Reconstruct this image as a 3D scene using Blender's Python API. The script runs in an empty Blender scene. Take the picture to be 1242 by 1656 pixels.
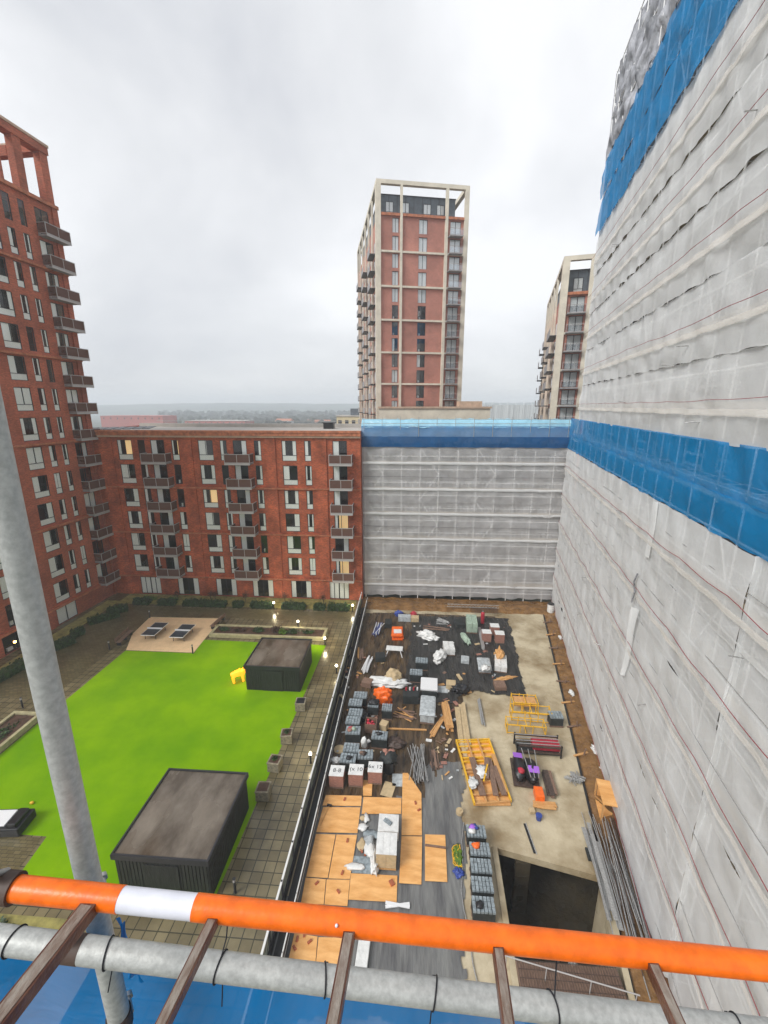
import bpy, bmesh, math, random
from mathutils import Vector, Matrix, noise
random.seed(7)
PI = math.pi; R = math.radians
sc = bpy.context.scene; C = sc.collection
# ------------------------------------------------------------ camera
FPX = 688.0; PITCH = math.atan(171/688.0); YAW = R(3.8); CAMZ = 24.8
cam_d = bpy.data.cameras.new('camera'); cam = bpy.data.objects.new('camera', cam_d); C.objects.link(cam)
cam.location = (0, 0, CAMZ); cam.rotation_euler = (PI/2-PITCH, 0, YAW)
cam_d.sensor_fit = 'HORIZONTAL'; cam_d.sensor_width = 36; cam_d.lens = 36*FPX/1242
cam_d.clip_start = .02; cam_d.clip_end = 6000
sc.camera = cam
# ------------------------------------------------------------ sky, sun, exposure
SUN_EL, SUN_AZ = R(42), R(-130)          # high, soft, from the left and slightly behind
w = bpy.data.worlds.new('World'); sc.world = w; w.use_nodes = True
nt = w.node_tree; nt.nodes.clear(); N = nt.nodes.new; L = nt.links.new
out = N('ShaderNodeOutputWorld'); mixs = N('ShaderNodeMixShader'); mixs.inputs[0].default_value = .94
bg1 = N('ShaderNodeBackground'); bg1.inputs[1].default_value = .1
sky = N('ShaderNodeTexSky'); sky.sky_type = 'NISHITA'; sky.sun_disc = False
sky.sun_elevation = SUN_EL; sky.sun_rotation = SUN_AZ
L(sky.outputs[0], bg1.inputs[0])
bg2 = N('ShaderNodeBackground'); bg2.inputs[1].default_value = 1.0
tc = N('ShaderNodeTexCoord')
mp = N('ShaderNodeMapping'); mp.inputs['Scale'].default_value = (1.0, 1.0, 1.7); mp.inputs['Location'].default_value = (3.3, .9, 1.2)
L(tc.outputs['Generated'], mp.inputs[0])
n1 = N('ShaderNodeTexNoise'); n1.inputs['Scale'].default_value = 1.5; n1.inputs['Detail'].default_value = 6; n1.inputs['Roughness'].default_value = .52; n1.inputs['Distortion'].default_value = .35
L(mp.outputs[0], n1.inputs[0])
cr = N('ShaderNodeValToRGB'); e = cr.color_ramp.elements
e[0].position = .33; e[0].color = (.35, .36, .385, 1); e[1].position = .66; e[1].color = (.56, .565, .575, 1)
m_ = e.new(.5); m_.color = (.45, .457, .47, 1)
L(n1.outputs[0], cr.inputs[0]); L(cr.outputs[0], bg2.inputs[0])
L(bg1.outputs[0], mixs.inputs[1]); L(bg2.outputs[0], mixs.inputs[2]); L(mixs.outputs[0], out.inputs[0])
sd = bpy.data.lights.new('sun', 'SUN'); sd.energy = 1.5; sd.angle = R(24); sd.color = (1, .985, .955)
so = bpy.data.objects.new('sun', sd); C.objects.link(so)
sdir = Vector((math.sin(SUN_AZ)*math.cos(SUN_EL), math.cos(SUN_AZ)*math.cos(SUN_EL), math.sin(SUN_EL)))
so.rotation_euler = sdir.to_track_quat('Z', 'Y').to_euler(); so.location = (0, 0, 90)
sc.view_settings.view_transform = 'Standard'; sc.view_settings.look = 'None'
sc.view_settings.exposure = 0.93; sc.view_settings.gamma = 1
cy = sc.cycles; sc.render.engine = 'CYCLES'
cy.use_denoising = True; cy.max_bounces = 7; cy.diffuse_bounces = 3; cy.glossy_bounces = 3; cy.transmission_bounces = 4
cy.transparent_max_bounces = 24; cy.volume_bounces = 3; cy.caustics_reflective = False; cy.caustics_refractive = False
cy.sample_clamp_indirect = 4
# ------------------------------------------------------------ pixel -> ground helpers (photo pixels)
def ray(px, py):
    x = (px-621)/FPX; y = -(py-828)/FPX
    f = math.cos(PITCH)+y*math.sin(PITCH); u = -math.sin(PITCH)+y*math.cos(PITCH)
    c, s = math.cos(YAW), math.sin(YAW)
    return Vector((x*c-f*s, x*s+f*c, u))
def at(px, py, z=0):
    r = ray(px, py); t = (z-CAMZ)/r.z
    return Vector((r.x*t, r.y*t, z))
def atd(px, py, d):                       # point at camera depth d
    r = ray(px, py)
    return Vector((0, 0, CAMZ)) + r*d
# ------------------------------------------------------------ mesh builder
class MB:
    def __init__(s): s.v = []; s.f = []; s.m = []; s.sm = []
    def add(s, vs, fs, mi=0, smooth=False):
        o = len(s.v); s.v += [tuple(p) for p in vs]
        for f in fs: s.f.append([i+o for i in f]); s.m.append(mi); s.sm.append(smooth)
    def box(s, c, d, mi=0, rz=0, M=None, taper=1.0):
        x, y, z = d[0]/2, d[1]/2, d[2]/2
        P = [(-x,-y,-z),(x,-y,-z),(x,y,-z),(-x,y,-z),(-x*taper,-y*taper,z),(x*taper,-y*taper,z),(x*taper,y*taper,z),(-x*taper,y*taper,z)]
        if M is None: M = Matrix.Rotation(rz, 3, 'Z')
        P = [M @ Vector(p) + Vector(c) for p in P]
        s.add(P, [(3,2,1,0),(4,5,6,7),(0,1,5,4),(1,2,6,5),(2,3,7,6),(3,0,4,7)], mi)
        return s
    def bx(s, x0, x1, y0, y1, z0, z1, mi=0):
        return s.box(((x0+x1)/2, (y0+y1)/2, (z0+z1)/2), (abs(x1-x0), abs(y1-y0), abs(z1-z0)), mi)
    def tube(s, p, q, r, n=8, mi=0, r2=None):
        p = Vector(p); q = Vector(q); r2 = r if r2 is None else r2
        a = (q-p).normalized(); b = a.orthogonal().normalized(); c = a.cross(b)
        vs = []
        for P, rr in ((p, r), (q, r2)):
            for k in range(n):
                t = 2*PI*k/n; vs.append(P+b*math.cos(t)*rr+c*math.sin(t)*rr)
        s.add(vs, [(k, (k+1) % n, n+(k+1) % n, n+k) for k in range(n)], mi, True)
        s.add(vs[:n], [tuple(range(n-1, -1, -1))], mi); s.add(vs[n:], [tuple(range(n))], mi)
        return s
    def path(s, pts, r, n=6, mi=0):
        for a, b in zip(pts, pts[1:]): s.tube(a, b, r, n, mi)
        return s
    def quad(s, a, b, c, d, mi=0):
        s.add([a, b, c, d], [(0,1,2,3)], mi); return s
    def prism(s, pts, z0, z1, mi=0):
        a = sum(pts[i][0]*pts[(i+1) % len(pts)][1]-pts[(i+1) % len(pts)][0]*pts[i][1] for i in range(len(pts)))
        if a < 0: pts = pts[::-1]
        n = len(pts); vs = [(p[0], p[1], z0) for p in pts]+[(p[0], p[1], z1) for p in pts]
        s.add(vs, [tuple(range(n-1, -1, -1)), tuple(range(n, 2*n))]+[(k, (k+1) % n, n+(k+1) % n, n+k) for k in range(n)], mi)
        return s
    def grid(s, fn, nu, nv, mi=0, smooth=True):
        vs = [fn(i/nu, j/nv) for j in range(nv+1) for i in range(nu+1)]
        s.add(vs, [(j*(nu+1)+i, j*(nu+1)+i+1, (j+1)*(nu+1)+i+1, (j+1)*(nu+1)+i) for j in range(nv) for i in range(nu)], mi, smooth)
        return s
    def blob(s, c, r, mi=0, sub=2, amp=.15, seed=0, fr=1.5):
        bm = bmesh.new(); bmesh.ops.create_icosphere(bm, subdivisions=sub, radius=1)
        vs = []
        for v in bm.verts:
            k = 1+amp*noise.noise(v.co*fr+Vector((seed*3.1, seed, 0)))*1.7+amp*.45*noise.noise(v.co*fr*3.3+Vector((seed, 0, 4)))
            vs.append((c[0]+v.co.x*r[0]*k, c[1]+v.co.y*r[1]*k, c[2]+v.co.z*r[2]*k))
        s.add(vs, [[q.index for q in f.verts] for f in bm.faces], mi, True); bm.free(); return s
    def build(s, name, mats, parent=None, loc=None, rz=None, bevel=0):
        me = bpy.data.meshes.new(name); me.from_pydata(s.v, [], s.f)
        me.polygons.foreach_set('material_index', s.m); me.polygons.foreach_set('use_smooth', s.sm)
        if not isinstance(mats, (list, tuple)): mats = [mats]
        for m in mats: me.materials.append(m)
        me.update()
        o = bpy.data.objects.new(name, me); C.objects.link(o)
        if parent: o.parent = parent
        if loc is not None: o.location = loc
        if rz is not None: o.rotation_euler.z = rz
        if bevel:
            b = o.modifiers.new('bevel', 'BEVEL'); b.width = bevel; b.segments = 2; b.limit_method = 'ANGLE'
        return o
def tag(o, label, cat, group=None, kind=None):
    o['label'] = label; o['category'] = cat
    if group: o['group'] = group
    if kind: o['kind'] = kind
    return o
def struct(o, label=None, kind='structure'):
    o['kind'] = kind
    if label: o['label'] = label
    return o
def thing(name, label, cat, loc=(0,0,0), rz=0, group=None):
    o = bpy.data.objects.new(name, None); C.objects.link(o); o.empty_display_size = .2
    o.location = loc; o.rotation_euler.z = rz
    return tag(o, label, cat, group)
def copy_tree(o, parent=None, loc=None, rz=None):
    c = o.copy(); C.objects.link(c)
    if parent is not None: c.parent = parent
    if loc is not None: c.location = loc
    if rz is not None: c.rotation_euler.z = rz
    for ch in [x for x in KIDS.get(o.name, [])]: copy_tree(ch, c)
    return c
KIDS = {}
def index_kids(root):
    def rec(o):
        k = [x for x in bpy.data.objects if x.parent == o]
        KIDS[o.name] = k
        for x in k: rec(x)
    rec(root)
# ------------------------------------------------------------ materials
def mat(name, col, rough=.7, var=.0, vs=3.0, bump=0.0, bs=20.0, metal=0.0, col2=None, stretch=None, spec=.5, detail=5, pos=(.35,.65), wet=None):
    m = bpy.data.materials.new(name); m.use_nodes = True; t = m.node_tree; b = t.nodes['Principled BSDF']
    b.inputs['Roughness'].default_value = rough; b.inputs['Metallic'].default_value = metal
    b.inputs['Specular IOR Level'].default_value = spec
    b.inputs['Base Color'].default_value = (*col, 1)
    if var or col2 or bump or wet:
        tcn = t.nodes.new('ShaderNodeTexCoord'); vec = tcn.outputs['Object']
        if stretch:
            mpn = t.nodes.new('ShaderNodeMapping'); mpn.inputs['Scale'].default_value = stretch; t.links.new(vec, mpn.inputs[0]); vec = mpn.outputs[0]
    if var or col2:
        nn = t.nodes.new('ShaderNodeTexNoise'); nn.inputs['Scale'].default_value = vs; nn.inputs['Detail'].default_value = detail; nn.inputs['Roughness'].default_value = .6
        t.links.new(vec, nn.inputs[0])
        r = t.nodes.new('ShaderNodeValToRGB'); c2 = col2 or tuple(min(1, c*(1+var)) for c in col)
        c1 = col if col2 else tuple(c*(1-var) for c in col)
        r.color_ramp.elements[0].position = pos[0]; r.color_ramp.elements[1].position = pos[1]
        r.color_ramp.elements[0].color = (*c1, 1); r.color_ramp.elements[1].color = (*c2, 1)
        t.links.new(nn.outputs[0], r.inputs[0]); t.links.new(r.outputs[0], b.inputs['Base Color'])
    if wet:
        n3 = t.nodes.new('ShaderNodeTexNoise'); n3.inputs['Scale'].default_value = wet[0]; n3.inputs['Detail'].default_value = 3
        t.links.new(vec, n3.inputs[0]); mr = t.nodes.new('ShaderNodeMapRange'); mr.inputs[1].default_value = .4; mr.inputs[2].default_value = .6
        mr.inputs[3].default_value = wet[1]; mr.inputs[4].default_value = wet[2]
        t.links.new(n3.outputs[0], mr.inputs[0]); t.links.new(mr.outputs[0], b.inputs['Roughness'])
    if bump:
        n2 = t.nodes.new('ShaderNodeTexNoise'); n2.inputs['Scale'].default_value = bs; n2.inputs['Detail'].default_value = 4
        t.links.new(vec, n2.inputs[0]); bp = t.nodes.new('ShaderNodeBump'); bp.inputs['Strength'].default_value = bump; bp.inputs['Distance'].default_value = .3/bs
        t.links.new(n2.outputs[0], bp.inputs['Height']); t.links.new(bp.outputs[0], b.inputs['Normal'])
    return m
def brick_mat(name, c1, c2, mortar, bw=.225, bh=.075, horiz=False, rough=.85, stain=.35, msize=.01, offset=.5, stainscale=.25):
    m = bpy.data.materials.new(name); m.use_nodes = True; t = m.node_tree; b = t.nodes['Principled BSDF']
    b.inputs['Roughness'].default_value = rough
    tcn = t.nodes.new('ShaderNodeTexCoord'); sep = t.nodes.new('ShaderNodeSeparateXYZ'); t.links.new(tcn.outputs['Object'], sep.inputs[0])
    com = t.nodes.new('ShaderNodeCombineXYZ')
    if horiz: t.links.new(sep.outputs[0], com.inputs[0]); t.links.new(sep.outputs[1], com.inputs[1])
    else:
        ad = t.nodes.new('ShaderNodeMath'); t.links.new(sep.outputs[0], ad.inputs[0]); t.links.new(sep.outputs[1], ad.inputs[1])
        t.links.new(ad.outputs[0], com.inputs[0]); t.links.new(sep.outputs[2], com.inputs[1])
    br = t.nodes.new('ShaderNodeTexBrick'); br.inputs['Scale'].default_value = 1; br.inputs['Brick Width'].default_value = bw
    br.inputs['Row Height'].default_value = bh; br.inputs['Mortar Size'].default_value = msize; br.offset = offset
    br.inputs['Color1'].default_value = (*c1, 1); br.inputs['Color2'].default_value = (*c2, 1); br.inputs['Mortar'].default_value = (*mortar, 1)
    t.links.new(com.outputs[0], br.inputs[0])
    nn = t.nodes.new('ShaderNodeTexNoise'); nn.inputs['Scale'].default_value = stainscale; nn.inputs['Detail'].default_value = 8; nn.inputs['Roughness'].default_value = .65
    t.links.new(tcn.outputs['Object'], nn.inputs[0])
    mr = t.nodes.new('ShaderNodeMapRange'); mr.inputs[1].default_value = .3; mr.inputs[2].default_value = .7; mr.inputs[3].default_value = 1-stain; mr.inputs[4].default_value = 1+stain*.7
    t.links.new(nn.outputs[0], mr.inputs[0])
    mx = t.nodes.new('ShaderNodeMix'); mx.data_type = 'RGBA'; mx.blend_type = 'MULTIPLY'; mx.inputs[0].default_value = 1
    t.links.new(br.outputs[0], mx.inputs[6]); t.links.new(mr.outputs[0], mx.inputs[7]); t.links.new(mx.outputs[2], b.inputs['Base Color'])
    bp = t.nodes.new('ShaderNodeBump'); bp.inputs['Strength'].default_value = .4; bp.inputs['Distance'].default_value = .01; bp.invert = True
    t.links.new(br.outputs[1], bp.inputs['Height']); t.links.new(bp.outputs[0], b.inputs['Normal'])
    return m
def emis(name, col, s):
    m = bpy.data.materials.new(name); m.use_nodes = True; b = m.node_tree.nodes['Principled BSDF']
    b.inputs['Base Color'].default_value = (*col, 1); b.inputs['Emission Color'].default_value = (*col, 1); b.inputs['Emission Strength'].default_value = s
    return m
def glass_mat(name, tint=(.93,.95,.95), refl=.07):
    m = bpy.data.materials.new(name); m.use_nodes = True; t = m.node_tree; t.nodes.clear()
    o = t.nodes.new('ShaderNodeOutputMaterial'); mx = t.nodes.new('ShaderNodeMixShader'); tr = t.nodes.new('ShaderNodeBsdfTransparent'); gl = t.nodes.new('ShaderNodeBsdfGlossy')
    tr.inputs[0].default_value = (*tint, 1); gl.inputs['Roughness'].default_value = .03
    fr = t.nodes.new('ShaderNodeLayerWeight'); fr.inputs[0].default_value = .35
    mr = t.nodes.new('ShaderNodeMapRange'); mr.inputs[3].default_value = refl; mr.inputs[4].default_value = .9
    pw = t.nodes.new('ShaderNodeMath'); pw.operation = 'POWER'; pw.inputs[1].default_value = 3.5; fr.inputs[0].default_value = .5
    t.links.new(fr.outputs[1], pw.inputs[0]); t.links.new(pw.outputs[0], mr.inputs[0]); t.links.new(mr.outputs[0], mx.inputs[0])
    t.links.new(tr.outputs[0], mx.inputs[1]); t.links.new(gl.outputs[0], mx.inputs[2]); t.links.new(mx.outputs[0], o.inputs[0])
    return m
def net_mat(name, col, alpha, weave=0.0, trans=.35, col2=None, bump=.5, gloss=0.0, creases=2.0, mottle=.12, av=.07):
    """debris netting: part transparent, part diffuse, part translucent; creased"""
    m = bpy.data.materials.new(name); m.use_nodes = True; t = m.node_tree; t.nodes.clear()
    nd = t.nodes.new; lk = t.links.new
    o = nd('ShaderNodeOutputMaterial'); tcn = nd('ShaderNodeTexCoord')
    nn = nd('ShaderNodeTexNoise'); nn.inputs['Scale'].default_value = .8; nn.inputs['Detail'].default_value = 6
    lk(tcn.outputs['Object'], nn.inputs[0])
    rr = nd('ShaderNodeValToRGB'); rr.color_ramp.elements[0].position = .3; rr.color_ramp.elements[1].position = .7
    rr.color_ramp.elements[0].color = (*[c*(1-mottle) for c in (col2 or col)], 1); rr.color_ramp.elements[1].color = (*col, 1)
    lk(nn.outputs[0], rr.inputs[0])
    df = nd('ShaderNodeBsdfDiffuse'); tl = nd('ShaderNodeBsdfTranslucent'); lk(rr.outputs[0], df.inputs[0]); lk(rr.outputs[0], tl.inputs[0])
    m1 = nd('ShaderNodeMixShader'); m1.inputs[0].default_value = trans; lk(df.outputs[0], m1.inputs[1]); lk(tl.outputs[0], m1.inputs[2])
    last = m1
    # creases
    mp_ = nd('ShaderNodeMapping'); mp_.inputs['Rotation'].default_value = (.7, .5, .4); mp_.inputs['Scale'].default_value = (1, 3.2, 1)
    lk(tcn.outputs['Object'], mp_.inputs[0])
    n2 = nd('ShaderNodeTexNoise'); n2.inputs['Scale'].default_value = creases; n2.inputs['Detail'].default_value = 5; n2.inputs['Distortion'].default_value = .6
    lk(mp_.outputs[0], n2.inputs[0])
    bp = nd('ShaderNodeBump'); bp.inputs['Strength'].default_value = bump; bp.inputs['Distance'].default_value = .12
    lk(n2.outputs[0], bp.inputs['Height']); lk(bp.outputs[0], df.inputs['Normal']); lk(bp.outputs[0], tl.inputs['Normal'])
    if gloss:
        gl = nd('ShaderNodeBsdfGlossy'); gl.inputs['Roughness'].default_value = .3; lk(bp.outputs[0], gl.inputs['Normal'])
        mg = nd('ShaderNodeMixShader'); mg.inputs[0].default_value = gloss; lk(last.outputs[0], mg.inputs[1]); lk(gl.outputs[0], mg.inputs[2]); last = mg
    tr = nd('ShaderNodeBsdfTransparent'); m2 = nd('ShaderNodeMixShader')
    an = nd('ShaderNodeTexNoise'); an.inputs['Scale'].default_value = .35; an.inputs['Detail'].default_value = 4; lk(tcn.outputs['Object'], an.inputs[0])
    mr = nd('ShaderNodeMapRange'); mr.inputs[1].default_value = .3; mr.inputs[2].default_value = .7
    mr.inputs[3].default_value = max(0, alpha-av); mr.inputs[4].default_value = min(1, alpha+av)
    lk(an.outputs[0], mr.inputs[0]); lk(mr.outputs[0], m2.inputs[0])
    lk(tr.outputs[0], m2.inputs[1]); lk(last.outputs[0], m2.inputs[2]); lk(m2.outputs[0], o.inputs[0])
    return m
M = {}
M['brick'] = brick_mat('red_brick', (.62,.11,.038), (.30,.048,.020), (.30,.15,.08), stain=.5, stainscale=.6)
M['brick2'] = brick_mat('tower_brick', (.58,.125,.06), (.32,.068,.034), (.30,.16,.10), stain=.4)
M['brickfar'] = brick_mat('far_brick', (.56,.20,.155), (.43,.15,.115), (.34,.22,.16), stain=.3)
M['band'] = mat('brick_band', (.42,.15,.075), .8, .35, 2)  # highlight along the string courses put into a brighter band colour
M['stone'] = mat('pale_stone', (.50,.36,.26), .8, .15, 2)
M['beige'] = mat('beige_concrete', (.66,.60,.49), .8, .12, .6)
M['frame'] = mat('dark_window_frame', (.02,.02,.023), .45)
M['glass'] = glass_mat('window_glass')
M['glassfar'] = glass_mat('far_window_glass', (.92,.95,.98), .22)
M['curtain'] = mat('white_curtain', (.92,.92,.87), .9, .05, 6, stretch=(8,8,.3))
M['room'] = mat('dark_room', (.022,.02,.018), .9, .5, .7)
M['warm'] = emis('lit_room', (1.0,.66,.30), .3)
M['rail'] = mat('balcony_metal', (.40,.38,.37), .5)
M['balcgrey'] = mat('balcony_slab', (.30,.29,.29), .7, .2, 2)
M['mesh'] = net_mat('balcony_mesh_panel', (.17,.095,.075), .80, trans=.1, bump=0)
M['net'] = net_mat('white_debris_net', (.90,.91,.91), .76, trans=.25, bump=.35, creases=1.0, mottle=.06, av=.02)
M['hem'] = net_mat('pale_net_hem', (.90,.86,.80), .55, trans=.2, bump=.3, mottle=.05)
M['netb'] = net_mat('grey_debris_net', (.84,.83,.83), .50, trans=.2, bump=.5, creases=1.4, mottle=.2, av=.04)
M['blue'] = net_mat('blue_debris_net', (.0,.32,.74), .74, trans=.35, bump=.7, gloss=.04, creases=1.2)
M['blue2'] = net_mat('blue_debris_net_dense', (.0,.09,.26), .9, trans=.15, bump=.6, gloss=.02)
M['bluenear'] = net_mat('blue_debris_net_near', (.0,.23,.60), .88, trans=.3, bump=.5, gloss=.06, creases=1.1)
M['sheetl'] = net_mat('pale_blue_sheeting', (.38,.78,.98), .97, trans=.2, bump=1, gloss=.15, creases=2.5)
M['silver'] = net_mat('silver_sheeting', (.75,.76,.82), .9, trans=.2, bump=1.0, gloss=.2, creases=3.2, mottle=.9, col2=(.10,.14,.24))  # streaks come from strong blotching between a pale and a dark blue colour
M['galv'] = mat('galvanised_steel', (.44,.44,.43), .42, .22, 14, .25, 60, .55)
M['galvnear'] = mat('galvanised_steel_near', (.46,.47,.45), .5, .15, 75, .5, 260, .25, detail=10)
M['tubew'] = mat('pale_galvanised', (.90,.90,.89), .5)
M['bluev'] = net_mat('violet_blue_sheet', (.13,.33,.62), .68, trans=.3, bump=.6)
M['board'] = mat('scaffold_board', (.46,.38,.27), .85, .25, 3, stretch=(1,6,6))
M['redstrap'] = mat('red_strap', (.30,.03,.045), .7)
M['darkwall'] = brick_mat('covered_wall', (.16,.14,.13), (.13,.11,.10), (.18,.17,.16), stain=.3)
M['conc'] = mat('concrete', (.24,.17,.085), .6, col2=(.56,.48,.33), vs=.3, bump=.3, bs=6, detail=12, wet=(.5,.2,.7), pos=(.34,.6))
M['concshade'] = mat('concrete_pit_shade', (.05,.04,.024), .5, .4, .7, .3, 5, wet=(.6,.15,.6))  # shade of the pit put into the colour of its concrete
M['paving'] = None
M['soil'] = mat('wet_soil', (.13,.062,.016), .5, col2=(.27,.14,.045), vs=1.1, bump=1.0, bs=3, wet=(.8,.2,.8))
M['felt'] = mat('black_membrane', (.012,.012,.012), .45, col2=(.045,.042,.038), vs=.9, bump=.8, bs=2.5, stretch=(2.5,.5,1), wet=(.6,.25,.8))
M['deck'] = mat('wet_brown_deck', (.022,.014,.008), .4, col2=(.12,.075,.035), vs=1.3, bump=.8, bs=3, stretch=(2.2,.35,1), wet=(.7,.15,.7))
M['greymem'] = mat('grey_membrane', (.085,.085,.088), .5, col2=(.20,.20,.19), vs=.8, bump=.5, bs=3, stretch=(2.2,.4,1), wet=(.7,.3,.8), detail=8)
M['ply'] = mat('plywood', (.66,.31,.085), .6, col2=(.86,.48,.18), vs=.9, stretch=(.8,3,1), detail=8)
M['timber'] = mat('sawn_timber', (.50,.24,.075), .7, col2=(.66,.38,.15), vs=3, stretch=(6,1,6))
M['darktimber'] = mat('old_timber', (.13,.075,.05), .7, col2=(.27,.17,.12), vs=4, stretch=(8,1,8))
M['yellow'] = mat('yellow_paint', (.78,.44,.02), .45, .15, 5)
M['orange'] = mat('orange_plastic', (.85,.14,.01), .4, .15, 4)
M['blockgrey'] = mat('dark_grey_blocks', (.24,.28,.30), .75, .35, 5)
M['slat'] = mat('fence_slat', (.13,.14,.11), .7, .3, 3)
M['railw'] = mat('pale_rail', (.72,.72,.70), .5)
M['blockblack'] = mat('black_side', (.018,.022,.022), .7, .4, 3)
M['brickpack'] = mat('packed_bricks', (.33,.16,.12), .8, .35, 5, stretch=(1,1,9))
M['wrap'] = mat('white_wrap', (.70,.70,.68), .4, .12, 3, .6, 8)
M['wrapg'] = mat('grey_wrap', (.42,.45,.46), .35, .25, 4, .8, 9)
M['card'] = mat('cardboard', (.50,.38,.22), .85, .12, 4)
M['black'] = mat('black_plastic', (.01,.01,.012), .4, .3, 4)
M['ink'] = mat('black_ink', (.015,.015,.02), .7)
M['purple'] = mat('purple_label', (.36,.13,.62), .6)
M['red'] = mat('red_paint', (.42,.02,.04), .5, .2, 4)
M['bluep'] = mat('blue_paint', (.03,.06,.28), .5, .3, 5)
M['green'] = mat('pale_green_panel', (.33,.42,.33), .7, .2, 4)
M['steel'] = mat('rusty_dark_steel', (.07,.045,.035), .6, .4, 8)
M['shed'] = mat('black_stained_cladding', (.016,.017,.015), .6, .5, 2.2, .3, 6, stretch=(5,5,.5))
M['shedroof'] = mat('wet_felt_roof', (.075,.055,.036), .3, col2=(.22,.185,.145), vs=.45, stretch=(1.2,.6,1), wet=(.5,.10,.42), detail=10)
M['lawn'] = mat('artificial_lawn', (.12,.28,.0), 1.0, col2=(.20,.37,.0), vs=.22, bump=.6, bs=40, spec=.0, detail=9)
M['sand'] = mat('buff_rubber_surface', (.72,.50,.28), .8, .07, 1.5)
M['leaf'] = mat('hedge_leaf', (.03,.062,.014), .6, .6, 3)
M['leafl'] = mat('bright_leaf', (.09,.17,.012), .6, .4, 3)
M['leafr'] = mat('brown_twigs', (.07,.035,.02), .7, .4, 3)
M['bark'] = mat('bark', (.06,.045,.03), .8)
M['gravel'] = mat('olive_planting_bed', (.24,.21,.06), .8, .4, 1.5)
M['lamp'] = emis('lamp_white', (1, .93, .72), 14)
M['glow'] = emis('glowing_yellow', (1, .30, .01), .9)
M['table'] = mat('slate_table_top', (.035,.042,.05), .35)
M['whitep'] = mat('white_paint', (.75,.75,.75), .5)
M['stonebox'] = mat('weathered_planter', (.22,.19,.13), .8, .35, 6)
M['kerb'] = mat('stone_kerb', (.36,.32,.18), .75, .2, 3)
M['metalpan'] = mat('grey_metal_cladding', (.10,.12,.14), .5, .2, 1.5)
M['roof'] = mat('pale_flat_roof', (.46,.43,.39), .8, .1, .6)
M['terrain'] = mat('distant_ground', (.06,.075,.045), .9, .4, .01)
M['hill'] = mat('distant_hills', (.05,.075,.05), .9, .5, .006)
M['wood2'] = mat('distant_trees', (.05,.06,.035), .9, .4, .02)
M['pinkwall'] = mat('distant_pink_wall', (.42,.12,.10), .8, .1, .05)
M['cream'] = mat('cream_render', (.66,.56,.36), .8, .08, .3)
M['whiteclad'] = mat('white_corrugated_cladding', (.62,.65,.66), .5, .12, 1, stretch=(1,1,.02))
# wet concrete slabs
M['paving'] = brick_mat('wet_paving', (.20,.165,.09), (.135,.11,.058), (.05,.045,.026), bw=.6, bh=.6, horiz=True, rough=.25, stain=.4, msize=.028, offset=0, stainscale=.45)
M['paving2'] = brick_mat('wet_paving_rows', (.16,.13,.065), (.115,.095,.045), (.07,.06,.035), bw=.4, bh=.2, horiz=True, rough=.2, stain=.35, msize=.015)
HAZE = 0.0008
# ============================================================ buildings
def facade(mb, u0, u1, z0, z1, ops, depth=.22, mi=0, y=0.0):
    """brick face at local y, facing -y, with real openings and reveals"""
    us = sorted({u0, u1, *[round(o[0], 4) for o in ops], *[round(o[1], 4) for o in ops]}); zs = sorted({z0, z1, *[round(o[2], 4) for o in ops], *[round(o[3], 4) for o in ops]})
    us = [u for u in us if u0 <= u <= u1]; zs = [z for z in zs if z0 <= z <= z1]
    def hole(u, z): return any(o[0] < u < o[1] and o[2] < z < o[3] for o in ops)
    for j in range(len(zs)-1):
        run = None
        for i in range(len(us)-1):
            h = hole((us[i]+us[i+1])/2, (zs[j]+zs[j+1])/2)
            if not h and run is None: run = us[i]
            if run is not None and (h or i == len(us)-2):
                e = us[i] if h else us[i+1]
                mb.quad((run, y, zs[j]), (e, y, zs[j]), (e, y, zs[j+1]), (run, y, zs[j+1]), mi); run = None
    for a, b, c, d in ops:
        mb.quad((a, y, c), (a, y+depth, c), (a, y+depth, d), (a, y, d), mi); mb.quad((b, y+depth, c), (b, y, c), (b, y, d), (b, y+depth, d), mi)
        mb.quad((a, y, c), (b, y, c), (b, y+depth, c), (a, y+depth, c), mi); mb.quad((a, y+depth, d), (b, y+depth, d), (b, y, d), (a, y, d), mi)
_wcache = {}
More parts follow.
